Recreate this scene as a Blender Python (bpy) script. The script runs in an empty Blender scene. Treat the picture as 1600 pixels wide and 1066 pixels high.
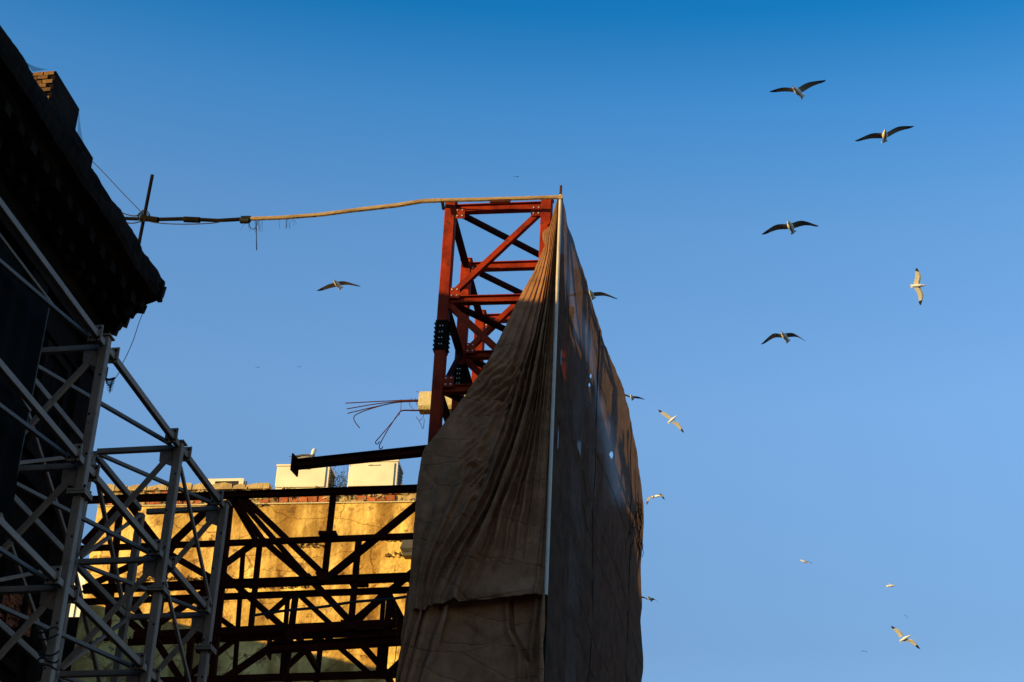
import bpy, bmesh, math, random
from mathutils import Vector as V, Matrix, noise
R = math.radians
random.seed(7)
S = bpy.context.scene
# ------------------------------------------------------------------ camera
F = 3000.0                       # focal length in photo pixels (1600 wide)
YAW, PIT, ROL = R(8.6), R(30), R(2.86)
CP = V((0, 0, 1.6))
fw = V((-math.sin(YAW) * math.cos(PIT), math.cos(YAW) * math.cos(PIT), math.sin(PIT)))
r0 = V((math.cos(YAW), math.sin(YAW), 0)); u0 = r0.cross(fw)
rt = r0 * math.cos(ROL) + u0 * math.sin(ROL)
up = u0 * math.cos(ROL) - r0 * math.sin(ROL)
cam = bpy.data.cameras.new('camera'); co = bpy.data.objects.new('camera', cam)
S.collection.objects.link(co); S.camera = co
m = Matrix((rt, up, -fw)).transposed().to_4x4(); m.translation = CP
co.matrix_world = m
cam.sensor_width = 36; cam.lens = 36 * F / 1600; cam.clip_end = 6000; cam.clip_start = .1
# ------------------------------------------------------------------ light
SUN_EL, SUN_AZ = 10.0, 230.0      # azimuth clockwise from +Y
w = bpy.data.worlds.new('World'); S.world = w; w.use_nodes = True
nt = w.node_tree; bg = nt.nodes['Background']
sky = nt.nodes.new('ShaderNodeTexSky'); sky.sky_type = 'NISHITA'; sky.sun_disc = False
sky.sun_elevation = R(SUN_EL); sky.sun_rotation = R(SUN_AZ)
sky.air_density = 1.0; sky.dust_density = .3; sky.ozone_density = 2.0
SKY_STRENGTH = .15
hs = nt.nodes.new('ShaderNodeHueSaturation'); hs.inputs['Saturation'].default_value = 1.0
nt.links.new(sky.outputs[0], hs.inputs['Color'])
tc = nt.nodes.new('ShaderNodeTexCoord'); sx = nt.nodes.new('ShaderNodeSeparateXYZ'); nt.links.new(tc.outputs['Generated'], sx.inputs[0])
cr_ = nt.nodes.new('ShaderNodeValToRGB'); nt.links.new(sx.outputs['Z'], cr_.inputs[0])
SKY_TINT = [(.30, (.62, .69, .77)), (.36, (.58, .66, .75)), (.47, (.75, .89, 1.02)), (.55, (.60, .87, 1.05)), (.60, (.32, .78, 1.06)), (.64, (.05, .60, .93)), (.80, (.03, .50, .86))]
e_ = cr_.color_ramp.elements
while len(e_) < len(SKY_TINT): e_.new(.5)
for el_, (p_, c_) in zip(e_, SKY_TINT): el_.position = p_; el_.color = (*c_, 1)
mxs = nt.nodes.new('ShaderNodeMix'); mxs.data_type = 'RGBA'; mxs.blend_type = 'MULTIPLY'; mxs.inputs[0].default_value = 1; mxs.clamp_result = False
nt.links.new(hs.outputs[0], mxs.inputs[6]); nt.links.new(cr_.outputs[0], mxs.inputs[7]); nt.links.new(mxs.outputs[2], bg.inputs[0])
bg.inputs[1].default_value = SKY_STRENGTH
sl = bpy.data.lights.new('sun', 'SUN'); sl.energy = 3.6; sl.angle = R(.6); sl.color = (1, .70, .20)
so = bpy.data.objects.new('sun', sl); S.collection.objects.link(so)
sd = V((math.sin(R(SUN_AZ)) * math.cos(R(SUN_EL)), math.cos(R(SUN_AZ)) * math.cos(R(SUN_EL)), math.sin(R(SUN_EL))))
so.rotation_euler = sd.to_track_quat('Z', 'Y').to_euler(); so.location = sd * 60
S.view_settings.view_transform = 'Standard'; S.view_settings.look = 'None'
S.view_settings.gamma = 1; S.view_settings.exposure = 1.0; S.view_settings.use_curve_mapping = False

# ------------------------------------------------------------------ helpers
def ray(x, y): return fw + rt * ((x - 800) / F) + up * ((533 - y) / F)
def hit(x, y, p, n):
    d = ray(x, y); n = V(n); return CP + d * ((V(p) - CP).dot(n) / d.dot(n))
def hy(x, y, Y): return hit(x, y, (0, Y, 0), (0, 1, 0))
def hz(x, y, Z): return hit(x, y, (0, 0, Z), (0, 0, 1))
def at(x, y, dist): return CP + ray(x, y) * dist
def proj(P):
    v = V(P) - CP; z = v.dot(fw); return 800 + F * v.dot(rt) / z, 533 - F * v.dot(up) / z
def lerp(pts, t):
    if t <= pts[0][0]: return pts[0][1]
    for (a, b), (c, d) in zip(pts, pts[1:]):
        if t <= c: return b + (d - b) * (t - a) / (c - a)
    return pts[-1][1]
def smooth_lerp(pts, t):          # Catmull-Rom through (t, value)
    if t <= pts[0][0]: return pts[0][1]
    if t >= pts[-1][0]: return pts[-1][1]
    for i in range(len(pts) - 1):
        if t <= pts[i + 1][0]: break
    (t1, p1), (t2, p2) = pts[i], pts[i + 1]
    t0_, p0_ = pts[i - 1] if i else (2 * t1 - t2, 2 * p1 - p2)
    t3, p3 = pts[i + 2] if i + 2 < len(pts) else (2 * t2 - t1, 2 * p2 - p1)
    m1 = (p2 - p0_) / (t2 - t0_) * (t2 - t1); m2 = (p3 - p1) / (t3 - t1) * (t2 - t1)
    s = (t - t1) / (t2 - t1)
    return (2*s**3 - 3*s*s + 1)*p1 + (s**3 - 2*s*s + s)*m1 + (-2*s**3 + 3*s*s)*p2 + (s**3 - s*s)*m2

class MB:
    def __init__(s): s.v = []; s.f = []
    def add(s, vs, fs):
        o = len(s.v); s.v += [V(q) for q in vs]; s.f += [tuple(i + o for i in q) for q in fs]; return s
    def sweep(s, p0, p1, sec, ref=None, c0=None):
        p0 = V(p0); p1 = V(p1); t = (p1 - p0).normalized()
        ref = V(ref) if ref is not None else (V((0, 0, 1)) if abs(t.z) < .9 else V((0, 1, 0)))
        a = t.cross(ref).normalized(); b = a.cross(t).normalized(); n = len(sec)
        vs = [p + a * q[0] + b * q[1] for p in (p0, p1) for q in sec]
        fs = [(i, (i + 1) % n, n + (i + 1) % n, n + i) for i in range(n)] + [tuple(range(n))[::-1], tuple(range(n, 2 * n))]
        return s.add(vs, fs)
    def box(s, p0, p1, w, h, ref=None, ch=.08):
        w /= 2; h /= 2; c = ch * min(w, h) * 2
        sec = [(-w, -h + c), (-w + c, -h), (w - c, -h), (w, -h + c), (w, h - c), (w - c, h), (-w + c, h), (-w, h - c)]
        return s.sweep(p0, p1, sec, ref)
    def ibeam(s, p0, p1, w, h, ref=None, tf=.02, tw=.015):
        w /= 2; h /= 2
        sec = [(-w, -h), (w, -h), (w, -h + tf), (tw, -h + tf), (tw, h - tf), (w, h - tf), (w, h), (-w, h), (-w, h - tf), (-tw, h - tf), (-tw, -h + tf), (-w, -h + tf)]
        n = 12; p0 = V(p0); p1 = V(p1); t = (p1 - p0).normalized()
        ref = V(ref) if ref is not None else (V((0, 0, 1)) if abs(t.z) < .9 else V((0, 1, 0)))
        a = t.cross(ref).normalized(); b = a.cross(t).normalized()
        vs = [p + a * q[0] + b * q[1] for p in (p0, p1) for q in sec]
        fs = [(i, (i + 1) % n, n + (i + 1) % n, n + i) for i in range(n)]
        for o, r in ((0, -1), (n, 1)):
            for q in ((0, 1, 2, 3, 10, 11), (3, 4, 9, 10), (4, 5, 6, 7, 8, 9)):
                fs.append(tuple(i + o for i in q)[::r])
        return s.add(vs, fs)
    def block(s, c, dx, dy, dz):   # centre and three half-extent vectors
        c = V(c); dx = V(dx); dy = V(dy); dz = V(dz)
        vs = [c + dx * i + dy * j + dz * k for k in (-1, 1) for j in (-1, 1) for i in (-1, 1)]
        return s.add(vs, [(0, 2, 3, 1), (4, 5, 7, 6), (0, 1, 5, 4), (2, 6, 7, 3), (0, 4, 6, 2), (1, 3, 7, 5)])
    def rbox(s, x0, x1, y0, y1, z0, z1):
        return s.block(((x0+x1)/2, (y0+y1)/2, (z0+z1)/2), ((x1-x0)/2, 0, 0), (0, (y1-y0)/2, 0), (0, 0, (z1-z0)/2))
    def tube(s, pts, r, n=6):
        pts = [V(p) for p in pts]; o = len(s.v); k = len(pts)
        for i, p in enumerate(pts):
            t = (pts[min(i + 1, k - 1)] - pts[max(i - 1, 0)]).normalized()
            ref = V((0, 0, 1)) if abs(t.z) < .9 else V((0, 1, 0))
            a = t.cross(ref).normalized(); b = a.cross(t)
            rr = r[i] if isinstance(r, (list, tuple)) else r
            for j in range(n):
                an = 2 * math.pi * j / n; s.v.append(p + (a * math.cos(an) + b * math.sin(an)) * rr)
        for i in range(k - 1):
            for j in range(n):
                s.f.append((o + i*n + j, o + i*n + (j+1) % n, o + (i+1)*n + (j+1) % n, o + (i+1)*n + j))
        s.f.append(tuple(o + j for j in range(n))[::-1]); s.f.append(tuple(o + (k-1)*n + j for j in range(n)))
        return s
    def prism(s, pts, off):        # polygon extruded by a vector
        pts = [V(p) for p in pts]; off = V(off); n = len(pts)
        return s.add(pts + [p + off for p in pts], [tuple(range(n))[::-1], tuple(range(n, 2*n))] + [(i, (i+1) % n, n + (i+1) % n, n + i) for i in range(n)])
    def grid(s, rows):
        o = len(s.v); n = len(rows[0])
        for r in rows: s.v += [V(p) for p in r]
        for i in range(len(rows) - 1):
            for j in range(n - 1):
                s.f.append((o + i*n + j, o + i*n + j + 1, o + (i+1)*n + j + 1, o + (i+1)*n + j))
        return s
    def bolt(s, c, nrm, r=.018, h=.03):
        c = V(c); nrm = V(nrm).normalized()
        return s.tube([c, c + nrm * h], r, 6)
    def build(s, name, mat, parent=None, smooth=False, fix=True):
        me = bpy.data.meshes.new(name)
        L = parent_loc(parent) if parent else V(((min(v.x for v in s.v) + max(v.x for v in s.v)) / 2, (min(v.y for v in s.v) + max(v.y for v in s.v)) / 2, min(v.z for v in s.v)))
        me.from_pydata([tuple(v - L) for v in s.v], [], s.f)
        if fix:
            bm = bmesh.new(); bm.from_mesh(me); bmesh.ops.recalc_face_normals(bm, faces=bm.faces); bm.to_mesh(me); bm.free()
        me.materials.append(mat)
        if smooth: me.polygons.foreach_set('use_smooth', [True] * len(me.polygons))
        o = bpy.data.objects.new(name, me); S.collection.objects.link(o)
        if parent: o.parent = parent
        else: o.location = L
        return o
def parent_loc(p):
    L = V(p.location)
    while p.parent: p = p.parent; L += V(p.location)
    return L
def tag(o, label=None, cat=None, group=None, kind=None):
    for k, v in (('label', label), ('category', cat), ('group', group), ('kind', kind)):
        if v: o[k] = v
    return o
def thing(name, loc, label, cat, group=None):
    o = bpy.data.objects.new(name, None); S.collection.objects.link(o); o.location = loc; o.empty_display_size = .3
    return tag(o, label, cat, group)

# ------------------------------------------------------------------ materials
def mat(name, c1, c2=None, scale=3, rough=.7, bump=.0, bscale=None, metal=0, spec=.3, detail=6, stretch=(1, 1, 1), lo=.35, hi=.65, rust=None, rust_amt=.55):
    m = bpy.data.materials.new(name); m.use_nodes = True; t = m.node_tree; b = t.nodes['Principled BSDF']
    b.inputs['Roughness'].default_value = rough; b.inputs['Metallic'].default_value = metal
    b.inputs['Specular IOR Level'].default_value = spec
    g = t.nodes.new('ShaderNodeNewGeometry'); mp = t.nodes.new('ShaderNodeMapping'); t.links.new(g.outputs['Position'], mp.inputs[0])
    mp.inputs['Scale'].default_value = stretch
    n = t.nodes.new('ShaderNodeTexNoise'); n.inputs['Scale'].default_value = scale; n.inputs['Detail'].default_value = detail; n.inputs['Roughness'].default_value = .62
    t.links.new(mp.outputs[0], n.inputs['Vector'])
    r = t.nodes.new('ShaderNodeValToRGB'); r.color_ramp.elements[0].position = lo; r.color_ramp.elements[1].position = hi
    r.color_ramp.elements[0].color = (*c1, 1); r.color_ramp.elements[1].color = (*(c2 or c1), 1)
    t.links.new(n.outputs[0], r.inputs[0]); out = r.outputs[0]
    if rust:
        n2 = t.nodes.new('ShaderNodeTexNoise'); n2.inputs['Scale'].default_value = scale * 2.3; n2.inputs['Detail'].default_value = 9; n2.inputs['Roughness'].default_value = .7
        t.links.new(g.outputs['Position'], n2.inputs['Vector'])
        r2 = t.nodes.new('ShaderNodeValToRGB'); r2.color_ramp.elements[0].position = rust_amt; r2.color_ramp.elements[1].position = rust_amt + .08
        r2.color_ramp.elements[0].color = (0, 0, 0, 1); r2.color_ramp.elements[1].color = (1, 1, 1, 1)
        t.links.new(n2.outputs[0], r2.inputs[0])
        mx = t.nodes.new('ShaderNodeMix'); mx.data_type = 'RGBA'; t.links.new(r2.outputs[0], mx.inputs[0]); t.links.new(out, mx.inputs[6]); mx.inputs[7].default_value = (*rust, 1)
        out = mx.outputs[2]
    t.links.new(out, b.inputs['Base Color'])
    if bump:
        nb = t.nodes.new('ShaderNodeTexNoise'); nb.inputs['Scale'].default_value = bscale or scale * 4; nb.inputs['Detail'].default_value = 8
        t.links.new(mp.outputs[0], nb.inputs['Vector'])
        bp = t.nodes.new('ShaderNodeBump'); bp.inputs['Strength'].default_value = bump; bp.inputs['Distance'].default_value = .03
        t.links.new(nb.outputs[0], bp.inputs['Height']); t.links.new(bp.outputs[0], b.inputs['Normal'])
    return m

M = {}
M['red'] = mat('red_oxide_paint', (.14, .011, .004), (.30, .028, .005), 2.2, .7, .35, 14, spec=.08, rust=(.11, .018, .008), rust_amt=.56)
M['shadered'] = mat('shaded_red_oxide_paint', (.026, .0035, .002), (.05, .007, .003), 2.0, .8, .25, 12, spec=.06, rust=(.018, .006, .003), rust_amt=.55)  # red oxide darkened to carry the shade on truss and inner members
M['bolt'] = mat('galvanised_bolt', (.45, .43, .40), (.6, .58, .55), 8, .45, metal=.3)
M['black'] = mat('black_tar_steel', (.006, .005, .004), (.012, .009, .007), 6, .95, .3, spec=.02)
M['grey'] = mat('grey_steel_paint', (.15, .090, .062), (.22, .134, .092), 1.6, .5, .2, 10, rust=(.09, .05, .03), rust_amt=.60, spec=.3)
M['stone'] = mat('black_stone', (.004, .003, .0025), (.014, .010, .008), 1.5, .95, .8, 6, spec=.05)  # near-black base tone for stone and mouldings
M['stone2'] = mat('black_moulding', (.003, .0022, .0018), (.017, .011, .008), 2.5, .95, .8, 8, spec=.05, stretch=(1, .3, 1))
M['cream'] = mat('white_enamel_casing', (.66, .56, .42), (.78, .68, .52), 1.2, .45, .04, 20, rust=(.42, .33, .22), rust_amt=.68)
M['concrete'] = mat('pale_concrete', (.45, .36, .2), (.6, .5, .3), 5, .9, .6, 20)
M['mortar'] = mat('crumbling_mortar', (.30, .20, .09), (.50, .36, .17), 4, .95, .9, 18)
M['white'] = mat('white_render', (.7, .69, .67), (.8, .79, .77), 1, .8)
M['asphalt'] = mat('asphalt', (.035, .035, .036), (.06, .058, .056), 3, .9, .3)
M['rebar'] = mat('rusty_rebar', (.05, .014, .010), (.09, .025, .015), 12, .8, spec=.05)
M['wood'] = mat('weathered_pole', (.20, .12, .06), (.36, .24, .13), 6, .85, .6, 30, stretch=(.3, 1, 1))
M['whitepole'] = mat('white_painted_tube', (.42, .35, .29), (.52, .44, .37), 3, .5, rust=(.25, .2, .17), rust_amt=.64)
M['cable'] = mat('black_rubber', (.012, .012, .012), (.02, .02, .02), 5, .7)
M['string'] = mat('dark_blue_twine', (.02, .035, .06), (.03, .05, .08), 9, .9)
M['gullwhite'] = mat('white_feathers', (.62, .58, .52), (.74, .71, .66), 6, .85)
M['gullwing'] = mat('grey_feathers', (.20, .17, .15), (.30, .26, .23), 14, .85, stretch=(1, 1, 1))
M['gullsun'] = mat('sunlit_feathers', (.50, .45, .38), (.62, .57, .50), 14, .85)  # wing tone lightened to carry the sun on brightly lit gulls
M['gulltip'] = mat('black_feathers', (.012, .012, .014), (.02, .02, .022), 8, .7)
M['beak'] = mat('yellow_beak', (.6, .35, .05), (.65, .4, .06), 4, .5)
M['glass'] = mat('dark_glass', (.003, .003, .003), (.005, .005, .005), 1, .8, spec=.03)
M['leaf'] = mat('dry_weed', (.05, .045, .02), (.10, .09, .035), 5, .8)
M['scar'] = mat('dark_scar', (.10, .055, .02), (.20, .12, .045), 6, .95)
M['netseam'] = mat('net_seam', (.028, .019, .016), (.04, .028, .024), 5, .95, spec=.02)
M['corbel'] = mat('grey_fixture', (.05, .045, .04), (.09, .08, .07), 5, .6)
M['steelgrille'] = mat('dark_grille', (.03, .025, .02), (.05, .04, .03), 5, .7)

def brick_mat(name, c1, c2):
    m = mat(name, c1, c2, 6, .9, .8, 30, rust=(.40, .25, .11), rust_amt=.60)
    t = m.node_tree; b = t.nodes['Principled BSDF']
    oi = t.nodes.new('ShaderNodeObjectInfo'); h = t.nodes.new('ShaderNodeHueSaturation')
    mr = t.nodes.new('ShaderNodeMapRange'); mr.inputs[3].default_value = .6; mr.inputs[4].default_value = 1.2
    t.links.new(oi.outputs['Random'], mr.inputs[0]); t.links.new(mr.outputs[0], h.inputs['Value'])
    src = b.inputs['Base Color'].links[0].from_socket
    t.links.new(src, h.inputs['Color']); t.links.new(h.outputs[0], b.inputs['Base Color']); return m
M['oldbrick'] = brick_mat('dark_brown_brick', (.12, .055, .02), (.19, .09, .03))  # dark brown base tone
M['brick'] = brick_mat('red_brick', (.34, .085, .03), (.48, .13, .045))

def plaster():
    m = mat('ochre_plaster', (.48, .285, .07), (.90, .59, .18), .9, .95, .8, 9, lo=.38, hi=.58, rust=(.27, .145, .055), rust_amt=.55)
    t = m.node_tree; b = t.nodes['Principled BSDF']; L = t.links
    g = t.nodes.new('ShaderNodeNewGeometry')
    src = b.inputs['Base Color'].links[0].from_socket
    for q_ in t.nodes:
        if q_.type == 'BUMP': q_.inputs['Distance'].default_value = .05
    # vertical water streaks
    mp = t.nodes.new('ShaderNodeMapping'); mp.inputs['Scale'].default_value = (1.3, 1, .18); L.new(g.outputs['Position'], mp.inputs[0])
    n = t.nodes.new('ShaderNodeTexNoise'); n.inputs['Scale'].default_value = 1.6; n.inputs['Detail'].default_value = 5; L.new(mp.outputs[0], n.inputs['Vector'])
    r = t.nodes.new('ShaderNodeValToRGB'); r.color_ramp.elements[0].position = .36; r.color_ramp.elements[1].position = .56
    r.color_ramp.elements[0].color = (.48, .40, .30, 1); r.color_ramp.elements[1].color = (1, 1, 1, 1); L.new(n.outputs[0], r.inputs[0])
    mx = t.nodes.new('ShaderNodeMix'); mx.data_type = 'RGBA'; mx.blend_type = 'MULTIPLY'; mx.inputs[0].default_value = 1
    L.new(src, mx.inputs[6]); L.new(r.outputs[0], mx.inputs[7])
    # cracks
    nn = t.nodes.new('ShaderNodeTexNoise'); nn.inputs['Scale'].default_value = 2.5; nn.inputs['Detail'].default_value = 6; L.new(g.outputs['Position'], nn.inputs['Vector'])
    ad = t.nodes.new('ShaderNodeMix'); ad.data_type = 'VECTOR'; ad.inputs[0].default_value = .25; L.new(g.outputs['Position'], ad.inputs[4]); L.new(nn.outputs['Color'], ad.inputs[5])
    mpc = t.nodes.new('ShaderNodeMapping'); mpc.inputs['Scale'].default_value = (.55, 1, 1.3); L.new(ad.outputs[1], mpc.inputs[0])
    vo = t.nodes.new('ShaderNodeTexVoronoi'); vo.feature = 'DISTANCE_TO_EDGE'; vo.inputs['Scale'].default_value = .9; L.new(mpc.outputs[0], vo.inputs['Vector'])
    rc = t.nodes.new('ShaderNodeValToRGB'); rc.color_ramp.elements[0].position = .004; rc.color_ramp.elements[1].position = .010
    rc.color_ramp.elements[0].color = (.35, .25, .15, 1); rc.color_ramp.elements[1].color = (1, 1, 1, 1); L.new(vo.outputs['Distance'], rc.inputs[0])
    m2 = t.nodes.new('ShaderNodeMix'); m2.data_type = 'RGBA'; m2.blend_type = 'MULTIPLY'; m2.inputs[0].default_value = .8
    L.new(mx.outputs[2], m2.inputs[6]); L.new(rc.outputs[0], m2.inputs[7]); L.new(m2.outputs[2], b.inputs['Base Color'])
    return m
M['plaster'] = plaster()

def cloth_mat(name, c1, c2, trans=.0, transl=.3, scale=2.5, creases=.6, attr=False, bands=None):
    m = bpy.data.materials.new(name); m.use_nodes = True; t = m.node_tree; L = t.links
    t.nodes.remove(t.nodes['Principled BSDF']); out = t.nodes['Material Output']
    g = t.nodes.new('ShaderNodeNewGeometry')
    n = t.nodes.new('ShaderNodeTexNoise'); n.inputs['Scale'].default_value = scale; n.inputs['Detail'].default_value = 7; n.inputs['Roughness'].default_value = .65; L.new(g.outputs['Position'], n.inputs['Vector'])
    r = t.nodes.new('ShaderNodeValToRGB'); r.color_ramp.elements[0].position = .36; r.color_ramp.elements[1].position = .64
    r.color_ramp.elements[0].color = (*c1, 1); r.color_ramp.elements[1].color = (*c2, 1); L.new(n.outputs[0], r.inputs[0])
    # horizontal crease lines: thin, wandering
    n2 = t.nodes.new('ShaderNodeTexNoise'); n2.inputs['Scale'].default_value = 1.3; n2.inputs['Detail'].default_value = 5; L.new(g.outputs['Position'], n2.inputs['Vector'])
    ad = t.nodes.new('ShaderNodeMix'); ad.data_type = 'VECTOR'; ad.inputs[0].default_value = .22; L.new(g.outputs['Position'], ad.inputs[4]); L.new(n2.outputs['Color'], ad.inputs[5])
    mp = t.nodes.new('ShaderNodeMapping'); mp.inputs['Scale'].default_value = (.7, .7, 2.2); L.new(ad.outputs[1], mp.inputs[0])
    vo = t.nodes.new('ShaderNodeTexVoronoi'); vo.feature = 'DISTANCE_TO_EDGE'; vo.inputs['Scale'].default_value = 1.1; L.new(mp.outputs[0], vo.inputs['Vector'])
    rc = t.nodes.new('ShaderNodeMapRange'); rc.inputs[1].default_value = 0; rc.inputs[2].default_value = .035; L.new(vo.outputs['Distance'], rc.inputs[0])
    nb = t.nodes.new('ShaderNodeTexNoise'); nb.inputs['Scale'].default_value = 7; nb.inputs['Detail'].default_value = 8
    mpb = t.nodes.new('ShaderNodeMapping'); mpb.inputs['Scale'].default_value = (1.6, 1.6, .6); L.new(g.outputs['Position'], mpb.inputs[0]); L.new(mpb.outputs[0], nb.inputs['Vector'])
    mm = t.nodes.new('ShaderNodeMath'); mm.operation = 'MULTIPLY_ADD'; L.new(nb.outputs[0], mm.inputs[0]); mm.inputs[1].default_value = 1.5; L.new(rc.outputs[0], mm.inputs[2])
    bp = t.nodes.new('ShaderNodeBump'); bp.inputs['Strength'].default_value = creases; bp.inputs['Distance'].default_value = .03; L.new(mm.outputs[0], bp.inputs['Height'])
    if bands:      # faint woven bands and dirt streaks
        mq = t.nodes.new('ShaderNodeMapping'); mq.inputs['Scale'].default_value = (bands[0], bands[0], bands[1]); L.new(g.outputs['Position'], mq.inputs[0])
        nq = t.nodes.new('ShaderNodeTexNoise'); nq.inputs['Scale'].default_value = 1.6; nq.inputs['Detail'].default_value = 5; L.new(mq.outputs[0], nq.inputs['Vector'])
        rq = t.nodes.new('ShaderNodeMapRange'); rq.inputs[1].default_value = .3; rq.inputs[2].default_value = .7; rq.inputs[3].default_value = .84; rq.inputs[4].default_value = 1.1; L.new(nq.outputs[0], rq.inputs[0])
        hq = t.nodes.new('ShaderNodeHueSaturation'); L.new(rq.outputs[0], hq.inputs['Value']); L.new(r.outputs[0], hq.inputs['Color']); colour = hq.outputs[0]
    else: colour = r.outputs[0]
    df = t.nodes.new('ShaderNodeBsdfDiffuse'); tl = t.nodes.new('ShaderNodeBsdfTranslucent')
    for q in (df, tl): L.new(colour, q.inputs['Color']); L.new(bp.outputs[0], q.inputs['Normal'])
    mx = t.nodes.new('ShaderNodeMixShader'); mx.inputs[0].default_value = transl; L.new(df.outputs[0], mx.inputs[1]); L.new(tl.outputs[0], mx.inputs[2])
    o = mx.outputs[0]
    if trans:
        tr = t.nodes.new('ShaderNodeBsdfTransparent'); mx2 = t.nodes.new('ShaderNodeMixShader')
        n3 = t.nodes.new('ShaderNodeTexNoise'); n3.inputs['Scale'].default_value = .8; n3.inputs['Detail'].default_value = 3; L.new(g.outputs['Position'], n3.inputs['Vector'])
        mr = t.nodes.new('ShaderNodeMapRange'); mr.inputs[1].default_value = .35; mr.inputs[2].default_value = .65; mr.inputs[3].default_value = trans * .7; mr.inputs[4].default_value = trans * 1.3; L.new(n3.outputs[0], mr.inputs[0])
        fac = mr.outputs[0]
        if attr:
            at_ = t.nodes.new('ShaderNodeAttribute'); at_.attribute_name = 'thin'; ad2 = t.nodes.new('ShaderNodeMath'); ad2.operation = 'ADD'
            L.new(at_.outputs['Fac'], ad2.inputs[0]); L.new(fac, ad2.inputs[1]); fac = ad2.outputs[0]
        L.new(fac, mx2.inputs[0]); L.new(o, mx2.inputs[1]); L.new(tr.outputs[0], mx2.inputs[2]); o = mx2.outputs[0]
    L.new(o, out.inputs['Surface']); return m
M['tarp'] = cloth_mat('brown_tarpaulin', (.225, .107, .056), (.345, .163, .088), 0, .12, bands=(1.5, 2.2))
M['net'] = cloth_mat('dark_scaffold_netting', (.085, .052, .040), (.125, .078, .060), .010, .40, creases=.5, attr=True, bands=(9, .35))
M['innercloth'] = cloth_mat('rust_brown_sheet', (.06, .035, .022), (.10, .055, .032), .05, .4)
M['thinnet'] = cloth_mat('thin_bird_net', (.02, .02, .025), (.03, .03, .035), .45, .2)

# ------------------------------------------------------------------ setting
g = MB().rbox(-2500, 2500, -2500, 2500, -.5, 0).build('ground', M['asphalt']); tag(g, kind='structure')

BX = V((math.sin(R(3)), math.cos(R(3)), 0))      # street axis (3 degrees off the tower axis)
BN = V((BX.y, -BX.x, 0))                         # towards the street
CEND = V((-13.19, 35.0, 0))                      # far outer corner of the cornice
def bp_(s, n, z): return CEND + BX * s + BN * n + V((0, 0, z))   # s along street (0 = far end, negative = nearer), n towards the street

# ---- left building
lb = thing('old_building', bp_(-15, -5, 0), 'near-black stone building with a heavy crumbling cornice, filling the left edge', 'building')
L0, L1 = -50.0, 0.0
WN = -1.17                                       # facade plane
wallm = MB()
def bblock(mb, s0, s1, n0, n1, z0, z1):
    return mb.block(bp_((s0+s1)/2, (n0+n1)/2, (z0+z1)/2), BX*((s1-s0)/2), BN*((n1-n0)/2), V((0, 0, (z1-z0)/2)))
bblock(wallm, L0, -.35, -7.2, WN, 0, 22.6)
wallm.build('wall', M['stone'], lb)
# cornice profile (n, z) swept along the street with broken edges
prof = [(-7.0, 22.4), (-1.16, 22.4), (-1.12, 22.62), (-.98, 22.66), (-.93, 22.92), (-.72, 22.98), (-.66, 23.04), (-.40, 23.16), (-.30, 23.24), (-.06, 23.30), (-.02, 23.42), (0, 23.75), (-.05, 23.86), (-.5, 23.93), (-7.0, 23.95)]
rows = []
ns = 420
for i in range(ns + 1):
    s = L0 + (L1 - L0) * (i / ns) ** .55 if i < ns else 0
    s = L1 - (L1 - L0) * (1 - i / ns) ** 1.35
    row = []
    for k, (n, z) in enumerate(prof):
        p = bp_(s, n, z)
        if 1 < k < 14:
            e = noise.fractal(V((s * 1.3, k * .35, 1.7)), 1, 2, 5) ; e2 = noise.noise(V((s * 6, k * .8, 4)))
            p += BN * (e * .05 + e2 * .022) + V((0, 0, (noise.fractal(V((s * 1.1, k * .5, 9.3)), 1, 2, 5)) * .04))
            br = noise.noise(V((s * .55, 0, 33)))
            if k in (10, 11, 12) and br > .28: p -= BN * (br - .28) * .5
        row.append(p)
    rows.append(row)
cm = MB().grid(rows); nn = len(prof); o = len(cm.v) - nn
cm.f.append(tuple(range(o, o + nn)))
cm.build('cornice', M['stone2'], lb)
# end return: ragged lumps under the corner
em = MB()
for k in range(70):
    a = random.random(); n = -1.2 + 1.15 * a; zz = 22.55 + 1.0 * a + random.uniform(-.1, .25)
    r_ = random.uniform(.05, .16)
    c = bp_(random.uniform(-.35, .06), n, zz)
    rx = Matrix.Rotation(random.random() * 3, 3, V((random.random(), random.random(), random.random() + .1)).normalized())
    em.block(c, rx @ V((r_, 0, 0)), rx @ V((0, r_ * .8, 0)), rx @ V((0, 0, r_ * .7)))
tag(em.build('broken_masonry', M['stone'], lb), kind='stuff')
MB().block(bp_(-.05, -.02, 23.52), BX * .06, BN * .05, V((0, 0, .26))).build('gutter_bracket', M['stone'], lb)
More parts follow.
